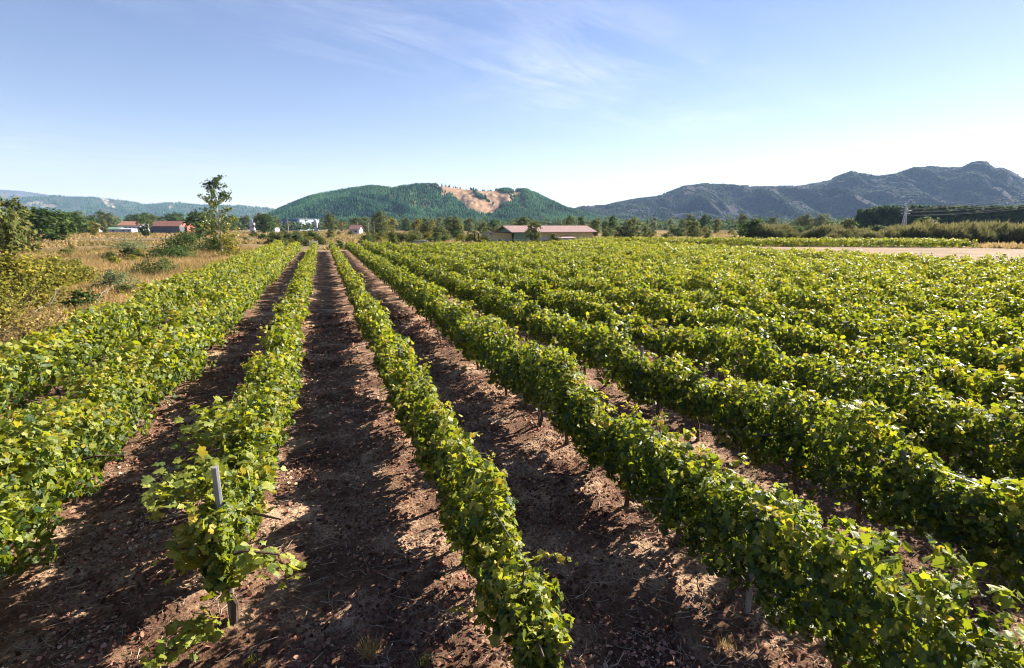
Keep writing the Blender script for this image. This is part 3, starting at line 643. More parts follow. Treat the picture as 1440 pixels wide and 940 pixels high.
belt([('bush', 2), ('yellow_bush', 2), ('olive_tree', 2), ('grey_tree', 2)], 36, 590, 860, 190, 330, 4, 8, 'behind the barn', None, 3, 1.2)
belt([('bush', 3), ('dark_bush', 2), ('yellow_bush', 3), ('grey_tree', 2), ('olive_tree', 2)], 62, 850, 1205, 150, 330, 3.6, 7.5, 'on the scrubland right of the barn', None, 4, 1.15, 1.2)
belt([('dark_tree', 1), ('olive_tree', 2), ('grey_tree', 2)], 26, 850, 1230, 340, 480, 7, 12, 'far behind the scrubland right of the barn', None, 5)
belt([('olive_tree', 3), ('dark_tree', 3), ('grey_tree', 2)], 52, -40, 385, 470, 600, 11, 17, 'in the far tree line left of the round hill', None, 6, 1.2)
belt([('bush', 3), ('dark_bush', 1), ('yellow_bush', 1)], 36, 325, 445, 120, 280, 2.0, 5.0, 'behind the poplar on the dry plain', None, 7, 1.4)
belt([('dark_tree', 3), ('olive_tree', 2)], 10, 0, 130, 300, 430, 9, 12, 'left of the white farm sheds', None, 8, 1.1)
# row of broom bushes at the right
q = random.Random(9)
for i in range(26):
    px = 1175 + i * 12.5 + q.uniform(-4, 4); d = 136 + q.uniform(-4, 10)
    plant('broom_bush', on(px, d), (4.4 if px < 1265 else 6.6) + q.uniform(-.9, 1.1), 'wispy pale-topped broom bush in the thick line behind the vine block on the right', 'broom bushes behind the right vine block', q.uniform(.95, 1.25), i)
for i in range(20):
    px = 1060 + i * 20 + q.uniform(-6, 6); d = 158 + q.uniform(-6, 16)
    plant('broom_bush' if i % 3 else 'dark_bush', on(px, d), 5.2 + q.uniform(-.8, 1.6), 'shrub in the rear line of the thicket at the right', 'shrubs in the rear of the right thicket', 1.3, i)
for i in range(92):
    row_ = i % 3; px = 1207 + (i // 3) * 9.2 + row_ * 3 + q.uniform(-1.5, 1.5); d = 330 + row_ * 5
    h = hgt(291.5, 330) * (1 if px > 1235 else .86 + .005 * (px - 1207)) + q.uniform(-.3, .3)
    plant('plantation_tree', on(px, d), h, 'tall slim dark tree in the dense plantation below the right-hand hills', 'trees of the dense plantation', 1.0, i)
big('dark_tree', 1044, 337, 309, 'isolated dark conical tree on the scrubland right of the barn', 14, None, 'dark_cypress', 2, 205)
big('dark_tree', 800, 337, 303, 'dark tree rising behind the barn roof, left one of the pair', 16, None, None, 1, 230)
big('dark_tree', 816, 337, 304, 'dark tree rising behind the barn roof, right one of the pair', 14, None, None, 2, 232)
big('dark_tree', 861, 337, 305, 'dark tree standing clear of the barn to its right', 15, None, None, 3, 235)
big('olive_tree', 535, 330, 299, 'large round olive tree in the belt below the hill slope', 24, None, None, 1, 300)
big('bush', 551, 346, 322, 'leaning olive bush at the far end of the vine rows', 14, None, None, 2, 116)
big('dark_bush', 475, 352, 338, 'dark low bush across the end of the bare alley between vine rows', 22, None, 'dark_bush', 0, 108)

# ------------------------------------------------------------------ barn with the pink roof
M_ROOF = plain('faded_pink_roof', (.40, .25, .23), .7, 1.2, .15)
M_BWALL = plain('ochre_boarding', (.50, .40, .20), .8, 2, .2, stretch=(3, 3, .3))
M_GREENW = plain('green_panel', (.20, .33, .22), .7, 2, .2)
M_WHITE = plain('whitewashed_wall', (.42, .44, .48), .8, 1.5, .12)
M_DARKW = plain('dark_timber', (.06, .045, .04), .8, 3, .3)
def faceframe(px0, px1, d0, d1):
    a, b = on(px0, d0), on(px1, d1); return a, b, math.atan2(b.y - a.y, b.x - a.x), (b - a).length
a, b, ang, LN = faceframe(723, 834, 141, 153)
barn = empty('barn', (a.x, a.y, 0), ang); tag(barn, 'long low barn with pink ribbed gable roof and ochre walls behind the vineyard', 'barn')
WD = 9.0; EV = 3.0; RG = 4.55
x_pan = LN * .26
MB().box(x_pan + .005, LN, 0, .25, 1.45, EV).build('boarded_wall', M_BWALL, barn)
MB().box(0, x_pan, 0.02, .24, 1.1, EV).build('green_wall_panel', M_GREENW, barn)
MB().box(0, x_pan, 0, .25, -.2, 1.1).box(x_pan, LN, 0, .26, -.2, 1.45).build('lower_wall', M_WHITE, barn)
MB().box(0, LN, WD - .25, WD, -.2, EV).box(LN - .25, LN, .27, WD - .26, -.2, EV).build('rear_wall', M_WHITE, barn)
MB().add([(LN - .1, 0.1, EV + .01), (LN - .1, WD - .1, EV + .01), (LN - .1, WD / 2, RG - .12)], [(0, 1, 2)]).build('gable', M_BWALL, barn)
m = MB(); m.add([(.1, 0.1, EV + .01), (.1, WD - .1, EV + .01), (.1, WD / 2, RG - .12), (.22, 0.1, EV + .01), (.22, WD - .1, EV + .01), (.22, WD / 2, RG - .12)], [(0, 2, 1), (3, 4, 5), (0, 3, 5, 2), (1, 2, 5, 4), (0, 1, 4, 3)]); m.build('gable', M_GREENW, barn)
m = MB()
for sx in (0, 1):
    y0_, y1_ = (-.7, WD / 2) if sx == 0 else (WD + .7, WD / 2)
    nseg = 64
    for i in range(nseg):
        xa = -1.0 + (LN + 2.0) * i / nseg; xb = -1.0 + (LN + 2.0) * (i + 1) / nseg; k = .06 if i % 2 else 0
        m.add([(xa, y0_, EV - .1 + k), (xb, y0_, EV - .1 + k), (xb, y1_, RG + k), (xa, y1_, RG + k), (xa, y0_, EV - .2 + k), (xb, y0_, EV - .2 + k), (xb, y1_, RG - .1 + k), (xa, y1_, RG - .1 + k)],
              [(0, 1, 2, 3), (7, 6, 5, 4), (0, 4, 5, 1), (1, 5, 6, 2), (2, 6, 7, 3), (3, 7, 4, 0)])
m.build('roof', M_ROOF, barn)
m = MB(); m.box(LN * .80, LN * .9, -.012, .0, -.1, 1.3); m.build('door', M_DARKW, barn)
# lean-to wing at the left end
wing = MB(); W0 = -5.6
MB().box(W0, -.02, 1.0, 1.25, 1.2, 2.75).build('boarded_wall', M_BWALL, barn)
MB().box(W0, -.02, .98, 1.26, -.2, 1.2).build('lower_wall', M_WHITE, barn)
MB().box(W0 - .4, -.1, .6, WD - 1, 2.76, 2.9).build('lean_to_roof', M_DARKW, barn)
MB().box(W0, W0 + .25, 1.27, WD - 1.4, -.2, 2.75).build('lower_wall', M_WHITE, barn)
px_ = W0 - .6
per_ = MB().box(W0 - 4.2, W0 - .42, .8, 3.4, 2.68, 2.82); per_.box(W0 - 4.15, W0 - 3.95, .85, 1.05, -.2, 2.68); per_.box(W0 - 4.15, W0 - 3.95, 3.1, 3.3, -.2, 2.68); per_.build('pergola', M_DARKW, barn)
# little annex in front, right of the middle
MB().box(LN * .50, LN * .68, -3.0, -.05, -.2, 1.25).build('annex', M_WHITE, barn)
MB().add([(LN * .49, -3.3, 1.27), (LN * .69, -3.3, 1.27), (LN * .69, -.05, 1.7), (LN * .49, -.05, 1.7), (LN * .49, -3.3, 1.37), (LN * .69, -3.3, 1.37), (LN * .69, -.05, 1.8), (LN * .49, -.05, 1.8)],
         [(3, 2, 1, 0), (4, 5, 6, 7), (0, 1, 5, 4), (1, 2, 6, 5), (2, 3, 7, 6), (3, 0, 4, 7)]).build('annex_roof', M_ROOF, barn)
big('olive_tree', 752, 345, 313, 'bushy olive-brown tree standing before the middle of the barn', 26, None, None, 0, 138)
big('bush', 779, 345, 329.5, 'wide low dark bush in front of the barn', 30, None, None, 1, 134)
for i, px in enumerate(range(694, 776, 9)):
    plant('bush' if i % 2 else 'dark_bush', on(px, 131 + (i % 3)), 1.2 + .25 * (i % 2), 'low hedge bush between the vineyard and the barn', 'hedge bushes before the barn', 1.2, i)
plant('dark_bush', on(819, 140), 1.3, 'little dark shrub against the white wall at the right end of the barn', None, .8, 2)

# ------------------------------------------------------------------ buildings on the left and centre
M_RED = plain('brick_red_roof', (.27, .12, .085), .8, .8, .25)
M_REDW = plain('red_gable_wall', (.42, .12, .09), .8, .8, .15)
M_DKGREY = plain('grey_block_wall', (.10, .11, .12), .85, .6, .2)  # plain dark grey for a wall, the loading doors and the mast
M_BLUE = plain('blue_cladding', (.05, .12, .36), .5, .3, .12)
M_PALE = plain('pale_cladding', (.48, .56, .64), .5, .3, .08)
M_GLASS = plain('dark_glass', (.03, .04, .05), .2, 1, .2)
def gable_house(name, label, px0, px1, d, eave, ridge, wd, wallm, roofm, wins=0, cat='building', d2=None, winm=None, group=None, gablem=None, door=False):
    a, b, ang, LN = faceframe(px0, px1, d, d2 or d); h = empty(name, (a.x, a.y, 0), ang); tag(h, label, cat, group)
    MB().box(0, LN, 0, .3, -.3, eave).box(0, LN, wd - .3, wd, -.3, eave).box(0, .3, .31, wd - .31, -.3, eave).box(LN - .3, LN, .31, wd - .31, -.3, eave).build('wall', wallm, h)
    for xg in (0.05, LN - .25):
        MB().add([(xg, .05, eave), (xg, wd - .05, eave), (xg, wd / 2, ridge - .1), (xg + .2, .05, eave), (xg + .2, wd - .05, eave), (xg + .2, wd / 2, ridge - .1)], [(0, 2, 1), (3, 4, 5), (0, 3, 5, 2), (1, 2, 5, 4), (0, 1, 4, 3)]).build('gable', gablem or wallm, h)
    m = MB(); t = .18
    for y0_ in (-.5, wd + .5):
        m.add([(-.4, y0_, eave - .1), (LN + .4, y0_, eave - .1), (LN + .4, wd / 2, ridge), (-.4, wd / 2, ridge), (-.4, y0_, eave - .1 + t), (LN + .4, y0_, eave - .1 + t), (LN + .4, wd / 2, ridge + t), (-.4, wd / 2, ridge + t)],
              [(3, 2, 1, 0), (4, 5, 6, 7), (0, 1, 5, 4), (1, 2, 6, 5), (2, 3, 7, 6), (3, 0, 4, 7)])
    m.build('roof', roofm, h)
    for i in range(wins):
        x = LN * (i + .7) / (wins + .4); MB().box(x, x + min(1.4, LN / wins * .5), -.03, -.003, eave * .42, eave * .75).build('window', winm or M_GLASS, h)
    if door: MB().box(LN * .05, LN * .05 + 1.2, -.03, -.003, 0, 2.1).build('door', M_DARKW, h)
    return h
gable_house('brick_house', 'long brick-red roofed building with dark grey wall behind the meadow', 210, 252, 330, 4.3, 7.2, 12, M_DKGREY, M_RED, 0, gablem=M_REDW, door=True)
gable_house('brick_house', 'smaller red-roofed house just right of the long brick-red building', 253, 263, 336, 4.0, 6.6, 8, M_REDW, M_RED, 1)
gable_house('farm_building', 'white farm building with orange tiled roof left of the brick-red one', 165, 197, 390, 4.8, 7.6, 12, M_WHITE, plain('orange_tile_roof', (.45, .22, .13), .8, .8, .2), 5)
gable_house('farm_shed', 'small white shed with pale roof at the left of the farm group', 122, 138, 380, 4.6, 6.4, 8, M_WHITE, M_WHITE, 1)
gable_house('green_shed', 'low shed with green roof in front of the farm buildings', 147, 166, 370, 2.2, 3.6, 8, M_WHITE, M_GREENW, 1)
gable_house('farm_shed', 'low white shed at the foot of the orange-roofed farm building', 166, 184, 368, 2.3, 2.9, 6, M_WHITE, M_WHITE, 2)
gable_house('farm_shed', 'white lean shed half hidden by the dark tree at the left', 99, 121, 368, 2.6, 3.6, 6, M_WHITE, M_WHITE, 1)
gable_house('cottage', 'small cottage with brown-red roof below the wooded hill', 491, 505, 300, 2.6, 4.8, 7, M_WHITE, plain('brown_red_roof', (.30, .15, .13), .8, .8, .2), 1, cat='house')
# blue and pale warehouse: flat roof
a, b, ang, LN = faceframe(390, 418, 575, 560); wh = empty('warehouse', (a.x, a.y, 0), ang); tag(wh, 'flat-roofed warehouse, blue on its long side and pale on its end, below the hill', 'warehouse')
e_ = on(432, 566) - a; ez = -ang; ex = Vector((e_.x * math.cos(ez) - e_.y * math.sin(ez), e_.x * math.sin(ez) + e_.y * math.cos(ez), 0))
wh_h = hgt(308, 565)
MB().box(0, LN, 0, .4, -.3, wh_h - .5).build('blue_wall', M_BLUE, wh)
MB().box(LN + .002, ex.x, 0.1, .5, -.3, wh_h - .4).build('pale_wall', M_PALE, wh)
MB().box(0, ex.x, .41 + .1, 25, -.3, wh_h - .55).build('rear_block', M_PALE, wh)
MB().box(-.3, ex.x + .3, -.3, 25.3, wh_h - .39, wh_h).build('roof', M_PALE, wh)
for i in range(4): MB().box(LN + 1 + i * 3.2, LN + 2.6 + i * 3.2, .06, .098, 1, 4).build('loading_door', M_DKGREY, wh)
# silo tank and small white dome
def silo(px, d, rad, h, label):
    p = on(px, d); o = empty('silo', p); tag(o, label, 'silo')
    MB().tube([(0, 0, -.3), (0, 0, h * .78)], rad, 20).build('tank', M_WHITE, o)
    MB().tube([(0, 0, h * .782), (0, 0, h * .93), (0, 0, h)], [rad * 1.03, rad * .6, rad * .1], 20).build('cap', M_PALE, o)
silo(355, 420, 2.0, hgt(309, 420), 'squat white round silo right of the tall sapling')
silo(444, 500, 1.8, hgt(308, 500), 'small white domed tank right of the warehouse')
gable_house('farm_shed', 'low white-roofed shed between the silo and the warehouse', 368, 386, 430, 2.2, 3.6, 9, M_WHITE, M_PALE, 1)

# white slatted field crate at the end of an alley
cp = gat(442, 352); cr = empty('field_crate', (cp.x - .75, cp.y - .6, 0), .05); tag(cr, 'white slatted storage crate at the far end of the alley between two vine rows', 'crate')
MC = plain('white_plastic', (.72, .74, .76), .5, 2, .06)
m = MB()
for x in (0, 1.42): m.box(x, x + .1, 0, .1, 0, 1.75); m.box(x, x + .1, 1.1, 1.2, 0, 1.75)
for z in (.1, .85, 1.62): m.box(.1, 1.42, .0, .06, z, z + .12); m.box(0, .06, .1, 1.1, z, z + .12)
m.build('frame', MC, cr)
m = MB()
for i in range(5): m.box(.16 + i * .26, .34 + i * .26, .065, .09, .08, 1.74)
m.build('slat_panel', MC, cr)
MB().box(.1, 1.4, .12, 1.1, .06, 1.6).build('crate_body', MC, cr)
# grey block trough in the dry grass
tr_ = MB(); p = on(590, 128); tr_.box(-1.6, 1.6, -.5, .5, 0, .95); tr_.box(-1.8, 1.8, -.7, .7, .952, 1.1); o = tr_.build('concrete_trough', plain('concrete', (.24, .26, .29), .9, 3, .2)); o.location = p; o.rotation_euler.z = -PSI
tag(o, 'grey concrete block box in the dry grass beyond the vine row ends', 'trough')

# utility poles in the centre distance
def upole(px, d, pyt, label):
    p = on(px, d); h = hgt(pyt, d); o = empty('utility_pole', p, -PSI); tag(o, label, 'utility pole', 'utility poles below the round hill')
    MB().tube([(0, 0, -.2), (0, 0, h)], [.14, .09], 8).build('pole', M_PALEWOOD, o); MB().box(-.8, .8, -.06, .06, h - .6, h - .48).build('crossarm', M_PALEWOOD, o)
upole(405, 170, 309, 'wooden utility pole in front of the blue warehouse')
for i, px in enumerate((482, 503, 518, 526)): upole(px, 260 + 8 * i, 312 - i % 2, ['pole left of the cottage', 'pole right beside the cottage', 'middle pole right of the cottage', 'rightmost of the thin poles by the cottage'][i])
upole(584, 330, 301, 'thin pole standing against the hill slope in the belt of trees')

# pylons and power lines
M_STEEL = plain('galvanised_steel', (.50, .52, .55), .4, 1, .08, metal=.35)
def pylon(p, h, label, rz):
    o = empty('power_pylon', p, rz); tag(o, label, 'pylon', 'lattice power pylons'); m = MB(); w0, w1 = h * .075, h * .022
    lv = [h * t for t in (0, .15, .29, .41, .52, .62, .71, .80, .90)]; W_ = lambda z: w0 + (w1 - w0) * min(1, z / (h * .72))
    cs = [(-1, -1), (1, -1), (1, 1), (-1, 1)]; t = h * .0062
    for sx, sy in cs: m.tube([(sx * W_(z), sy * W_(z), z) for z in lv] + [(0, 0, h)], t * 1.3, 4)
    for i in range(len(lv) - 1):
        for k in range(4):
            (ax, ay), (bx, by) = cs[k], cs[(k + 1) % 4]; z0, z1 = lv[i], lv[i + 1]
            m.tube([(ax * W_(z0), ay * W_(z0), z0), (bx * W_(z1), by * W_(z1), z1)], t * .8, 3); m.tube([(bx * W_(z0), by * W_(z0), z0), (ax * W_(z1), ay * W_(z1), z1)], t * .8, 3)
            m.tube([(ax * W_(z1), ay * W_(z1), z1), (bx * W_(z1), by * W_(z1), z1)], t * .8, 3)
    m.build('tower', M_STEEL, o); tips = []
    for zz, L in ((.70, .20), (.80, .25), (.90, .18)):
        for s in (-1, 1):
            z = h * zz; e = (s * h * L, 0, z + h * .012); am = MB()
            for yy in (-1, 1): am.tube([(s * w1, yy * w1, z), e], t, 3)
            am.tube([(s * w1, 0, z + h * .05), e], t, 3); arm = am.build('crossarm', M_STEEL, o)
            MB().tube([e, (e[0], 0, e[2] - h * .05)], t * 1.4, 5).build('insulator', M_GLASS, arm)
            tips.append(Vector((e[0], 0, e[2] - h * .05)))
    c, s_ = math.cos(rz), math.sin(rz); return [Vector((p.x + v.x * c - v.y * s_, p.y + v.x * s_ + v.y * c, p.z + v.z)) for v in tips]
pA = on(1271, 300); tA = pylon(pA, hgt(289, 300), 'lattice power pylon standing before the dark plantation', -.15)
pB = on(1444, 305); tB = pylon(pB, hgt(292, 305), 'lattice power pylon at the right edge of the plantation', -.15)
pC = on(1640, 170); tC = pylon(pC, 26, 'near lattice power pylon carrying the cables in from the right', -.1)
M_CABLE = plain('bright_cable', (.55, .48, .40), .4, 1, .1, metal=.3)
for i in range(6):
    a, b = tA[i], tC[i]; pts = []
    for k in range(25):
        t = k / 24; q_ = a.lerp(b, t); q_.z -= 4 * 2.6 * t * (1 - t); pts.append(q_)
    c = MB().tube(pts, .055, 4).build('power_cable', M_CABLE)
    tag(c, f'{["lowest left", "lowest right", "middle left", "middle right", "topmost left", "topmost right"][i]} cable slung rightwards from the pylon by the plantation', 'cable', 'power cables')

# ------------------------------------------------------------------ hills
def hillmat(name, veg, veg2, bare, bare2, scale):
    m, nt, out = newmat(name); L = nt.links.new
    g = N(nt, 'ShaderNodeNewGeometry'); p = N(nt, 'ShaderNodeBsdfPrincipled', i_Roughness=1.0); p.inputs['Specular IOR Level'].default_value = 0.05
    a = N(nt, 'ShaderNodeTexNoise', i_Scale=scale, i_Detail=10.0, i_Roughness=0.7); L(g.outputs['Position'], a.inputs['Vector'])
    b = N(nt, 'ShaderNodeTexNoise', i_Scale=scale * 9, i_Detail=8.0, i_Roughness=0.7); L(g.outputs['Position'], b.inputs['Vector'])
    f = M('ADD', M('MULTIPLY', a.outputs[0], .5, nt=nt), M('MULTIPLY', b.outputs[0], .5, nt=nt), nt=nt)
    v = ramp(nt, f, [(.4, veg), (.6, veg2)]); br = ramp(nt, b.outputs[0], [(.4, bare), (.6, bare2)])
    k = N(nt, 'ShaderNodeAttribute', attribute_name='bare'); L(mixc(nt, k.outputs['Fac'], v, br), p.inputs['Base Color'])
    L(p.outputs[0], out.inputs[0]); return m
def in_poly(x, y, poly):
    r_ = np.zeros(x.shape, bool); n = len(poly)
    for i in range(n):
        (x1, y1), (x2, y2) = poly[i], poly[(i + 1) % n]
        c = ((y1 > y) != (y2 > y)) & (x < (x2 - x1) * (y - y1) / (y2 - y1 + 1e-9) + x1); r_ ^= c
    return r_
def hill(name, prof, D0, D1, mat, seed, amp, nu=260, nv=90, scars=(), gully=.12, back=.5, noise=1.0, drop=0.0):
    """prof: skyline points; foot at D0, crest at D1 metres ahead. Returns surface samplers."""
    px = np.linspace(prof[0][0], prof[-1][0], nu); py = np.interp(px, [p[0] for p in prof], [p[1] for p in prof])
    crest = np.array([at(720, y_, D1).z for y_ in py]) - drop
    t = np.concatenate([np.linspace(0, 1, nv), np.linspace(1, 1 + back, nv // 3)[1:]])
    PX, T = np.meshgrid(px, t); CR = np.meshgrid(crest, t)[0]
    wv = 1 + .10 * vn(PX * .02 + seed, T * 0 + seed)
    D = D0 + (D1 - D0) * T * np.where(T < 1, 1, 1) 
    shape = np.where(T <= 1, np.sin(np.clip(T, 0, 1) * np.pi / 2) ** 1.15, 1 - .6 * ((T - 1) / back) ** 1.5)
    lat = (PX - 720) / F * D * .98
    ns = fbm(lat / amp[0] + seed, D / amp[0], 6, .5); rg = -np.abs(fbm(lat / amp[1] + seed * 2, D / amp[1] * .35, 4, .5))
    env = np.sin(np.clip(T, 0, 1) * np.pi) ** .8 * np.where(T > 1, 0, 1)
    Z = shape * CR + env * CR * (gully * rg + .03 * noise * ns) + CR * .005 * noise * vn(PX * .5 + seed, T * 7)
    Z = np.where(T == 0, -3, Z)
    X = lat * math.cos(PSI) + D * math.sin(PSI); Y = D * math.cos(PSI) - lat * math.sin(PSI)
    # bare ground lies where its outline falls on the slope
    hpx = 720 + lat / D * F / .98; hpy = 318 - (Z - HCAM) / D * F / .955
    bare_ = np.zeros(PX.shape)
    jx = hpx + 5 * vn(lat / 14, D / 30) + 3 * vn(lat / 5, D / 9); jy = hpy + 2.2 * vn(lat / 15 + 9, D / 22)
    for poly, val in scars: bare_ = np.maximum(bare_, in_poly(jx, jy, poly) * val * (T <= 1.02))
    nr_, nc = PX.shape; i = (np.arange(nr_ - 1)[:, None] * nc + np.arange(nc - 1)).ravel()
    V = np.stack([X.ravel(), Y.ravel(), Z.ravel()], 1)
    o = link(name, mesh_np(name, V, [np.stack([i, i + 1, i + nc + 1, i + nc], 1)], mat, smooth=True, cols={'bare': bare_.ravel()})); tag(o, kind='structure')
    return X, Y, Z, bare_, nv
def scatter(name, H, n, h0, h1, tpl, mat, label, seed, thr=None, slim=.35, rvf=None, cover=None):
    X, Y, Z, B_, nv = H; r = np.random.default_rng(seed); rows, cols = nv - 1, X.shape[1] - 1
    i = r.integers(1, rows + 2, n); j = r.integers(0, cols, n); fu, fv = r.random(n), r.random(n)
    def s(A): return (A[i, j] * (1 - fu) + A[i, j + 1] * fu) * (1 - fv) + (A[i + 1, j] * (1 - fu) + A[i + 1, j + 1] * fu) * fv
    x, y, z, b_ = s(X), s(Y), s(Z), s(B_); cn = vn(x / 60 + seed, y / 60) + .5 * vn(x / 20, y / 20)
    ok = (b_ < r.random(n) * .9) & (z > -1)
    if cover is not None: ok &= cn > cover + r.normal(0, .2, n)
    x, y, z, cn = x[ok], y[ok], z[ok], cn[ok]; n = len(x); h = r.uniform(h0, h1, n)
    a = r.uniform(0, 6.28, n); up = np.stack([0 * a, 0 * a, 1 + 0 * a], 1) + .04 * r.normal(size=(n, 3)); tipd = np.stack([np.cos(a), np.sin(a), 0 * a], 1)
    V, Fs, R = instance(tpl, np.stack([x, y, z - h * .05], 1), up, tipd, h, np.clip(.5 + .42 * cn + r.normal(0, .2, n), 0, 1))
    return tag(link(name, mesh_np(name, V, Fs, mat, R)), label, 'forest', kind='stuff')
a5 = np.arange(5) * 2 * np.pi / 5
cone = (np.concatenate([np.stack([.24 * np.cos(a5), .24 * np.sin(a5), .12 + 0 * a5], 1), np.stack([.17 * np.cos(a5 + .6), .17 * np.sin(a5 + .6), .5 + 0 * a5], 1), [[0, 0, 1.0]]]),
        [[k, (k + 1) % 5, 5 + k] for k in range(5)] + [[(k + 1) % 5, 5 + (k + 1) % 5, 5 + k] for k in range(5)] + [[5 + k, 5 + (k + 1) % 5, 10] for k in range(5)])
blob_ = (np.concatenate([np.stack([.42 * np.cos(a5), .42 * np.sin(a5), .05 + 0 * a5], 1), np.stack([.5 * np.cos(a5 + .6), .5 * np.sin(a5 + .6), .5 + 0 * a5], 1), [[0.05, .03, 1.0]]]), cone[1])
central = [(352, 312), (360, 307), (380, 299), (409, 286), (441.6, 274), (481, 266), (517, 261), (556, 262.5), (588, 258.5), (624, 258.5), (654, 263), (686, 266), (712, 265), (739, 265.5), (755, 271), (791, 289), (803, 292.5), (818, 297), (840, 303), (880, 310)]
scars = [([(612, 257), (662, 260), (670, 276), (690, 288), (704, 302), (676, 305), (650, 288), (628, 272)], 1),
         ([(662, 263), (700, 268), (718, 274), (722, 282), (708, 290), (700, 303), (684, 300), (690, 286), (676, 277)], .95), ([(615, 268), (632, 272), (628, 282), (618, 278)], .8),
         ([(738, 264), (752, 266), (795, 288), (790, 293), (760, 276)], .8), ([(536, 266), (560, 264), (600, 272), (622, 292), (612, 300), (575, 290), (552, 280)], .6),
         ([(718, 268), (728, 268), (744, 294), (732, 295)], .85), ([(470, 305), (520, 306), (520, 309), (470, 309)], .7)]
M_HILLG = hillmat('wooded_slope', (.020, .050, .022), (.065, .110, .038), (.23, .14, .085), (.40, .255, .15), .006)
Hc = hill('wooded_hill', central, 1250, 1750, M_HILLG, 3, (180, 90), 360, 130, scars, gully=.16, drop=8)
M_CON = treemat('conifer', (.006, .030, .018), (.020, .082, .040), (.070, .17, .065)); M_CONL = M_CON
scatter('hill_forest', Hc, 42000, 6, 12, cone, M_CON, 'blue-green conifer forest covering the round hill in the middle', 5, cover=-.75)
M_BROAD = treemat('hill_broadleaf', (.020, .045, .016), (.050, .085, .024), (.11, .14, .04))
scatter('hill_scrub', Hc, 16000, 3, 8, blob_, M_BROAD, 'lighter green scrub and broadleaf patches among the conifers of the round hill', 15, cover=.15)
rightp = [(790, 300), (813, 291), (825, 289), (850, 288), (880, 282), (909, 277), (921, 276), (938, 269.6), (958, 261), (975, 259), (989, 256), (1016, 260), (1035, 261.4), (1043, 259.5), (1053, 262), (1074, 259.5), (1090, 261), (1113, 260.4), (1142, 256), (1160, 251.7), (1169, 247.5), (1188, 242), (1204, 244.4), (1223, 247.5), (1244, 245.4), (1273, 235), (1298, 233), (1323, 237), (1340, 236.7), (1352, 231), (1365, 229.4), (1375, 231), (1386, 238), (1398, 236.7), (1413, 243), (1432, 251.7), (1445, 255), (1480, 262), (1540, 270), (1620, 280)]
M_HILLR = hillmat('burnt_slope', (.014, .015, .026), (.045, .037, .042), (.10, .075, .06), (.18, .14, .11), .004)
Hr = hill('burnt_mountain', rightp, 1900, 3000, M_HILLR, 8, (260, 210), 420, 150, [([(1215, 300), (1280, 290), (1300, 296), (1240, 306)], .5), ([(1250, 272), (1300, 276), (1290, 288), (1255, 284)], .35)], gully=.34, drop=6)
M_SCR = treemat('mountain_scrub', (.010, .015, .018), (.020, .036, .026), (.045, .085, .042))
scatter('mountain_scrub', Hr, 75000, 3, 9, blob_, M_SCR, 'sparse grey-green trees and scrub over the burnt mountain ridge', 6, cover=-.15)
M_HILLL = hillmat('far_slope', (.030, .055, .040), (.075, .085, .060), (.35, .26, .20), (.50, .40, .32), .002)
leftB = [(-160, 276), (-60, 277), (20, 280), (84, 277), (143, 279.6), (179, 284), (207, 289), (230, 286.7), (255, 286.7), (288, 290.5), (332, 291), (360, 292.5), (380, 295), (430, 300), (520, 308)]
Hl = hill('far_ridge', leftB, 2900, 4800, M_HILLL, 13, (420, 330), 240, 90, [([(150, 279), (154, 279), (160, 288), (165, 294), (160, 294), (154, 286)], 1), ([(246, 286), (250, 286), (240, 295), (235, 295)], 1), ([(20, 286), (60, 284), (90, 290), (60, 293)], .4)], gully=.22)
leftA = [(-200, 262), (-80, 263), (0, 267), (33, 269), (84, 276.5), (150, 284), (260, 300)]
hill('farthest_mountain', leftA, 4600, 7200, hillmat('farthest_slope', (.05, .06, .05), (.10, .09, .08), (.3, .25, .2), (.4, .3, .25), .0015), 21, (700, 500), 120, 60, gully=.2)
scatter('ridge_forest', Hl, 22000, 9, 20, cone, M_CON, 'dark forest patches on the far blue ridge at the left', 9, cover=0.1)
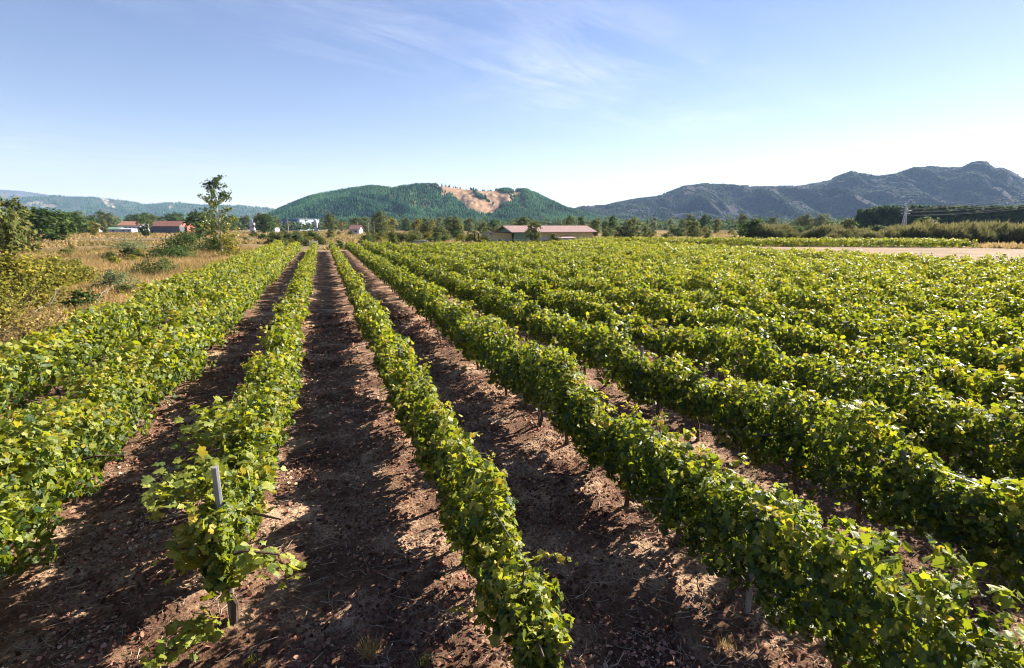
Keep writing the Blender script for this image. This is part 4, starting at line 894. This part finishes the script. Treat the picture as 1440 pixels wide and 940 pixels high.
# antenna on the summit
mp_ = at(624.5, 258.5, 1745); an = empty('antenna_mast', (mp_.x, mp_.y, mp_.z - 6)); tag(an, 'thin antenna mast on the summit of the round wooded hill', 'mast')
MB().tube([(0, 0, 0), (0, 0, 30)], [.55, .3], 6).build('mast', M_DKGREY, an); MB().box(-1.6, -.4, -.3, .3, 20, 23).build('dish', M_WHITE, an)

# far wooded plain that reads as one mass
r = np.random.default_rng(31); n = 11000; dpt = 500 + 900 * r.random(n) ** .9; lat = (r.random(n) * 2.3 - 1.15) * dpt
X = lat * math.cos(PSI) + dpt * math.sin(PSI); Y = dpt * math.cos(PSI) - lat * math.sin(PSI); ok = vn(X * .006, Y * .006) + .4 * vn(X * .02, Y * .02) > -.25; X, Y = X[ok], Y[ok]; n = len(X)
h = r.uniform(8, 15, n) * (.75 + .25 * (dpt[ok] / 900)); parts = []
for c in range(34):
    o_ = r.normal(0, .34, (n, 3)) * h[:, None]; o_[:, 2] = np.abs(o_[:, 2]) * .9 + h * .12; k = np.clip(r.normal(.42, .16, n), 0, 1)
    parts.append(instance(L2, np.stack([X, Y, 0 * X], 1) + o_, np.array([.2, -.2, .6]) + .5 * r.normal(size=(n, 3)), r.normal(size=(n, 3)), h * .25, k))
M_FAR = treemat('far_wood_foliage', (.018, .036, .014), (.045, .07, .024), (.10, .12, .04))
V, Fs, R = merge(parts)
tag(link('distant_woodland', mesh_np('distant_woodland', V, Fs, M_FAR, R)), 'olive woodland spread over the plain between the scrub and the hills', 'woodland', kind='stuff')

# ------------------------------------------------------------------ air
m, nt, out = newmat('haze_air'); pv_ = N(nt, 'ShaderNodeVolumePrincipled', i_Density=HAZE if 'HAZE' in globals() else 6.5e-5)
pv_.inputs['Color'].default_value = (.42, .64, 1.0, 1); pv_.inputs['Anisotropy'].default_value = 0.0
nt.links.new(pv_.outputs[0], out.inputs['Volume'])
hz = MB().box(-9500, 11500, -3400, 12500, -4.2, 700).build('haze', m); tag(hz, 'thin blue haze over the plain and hills', 'haze', kind='stuff')
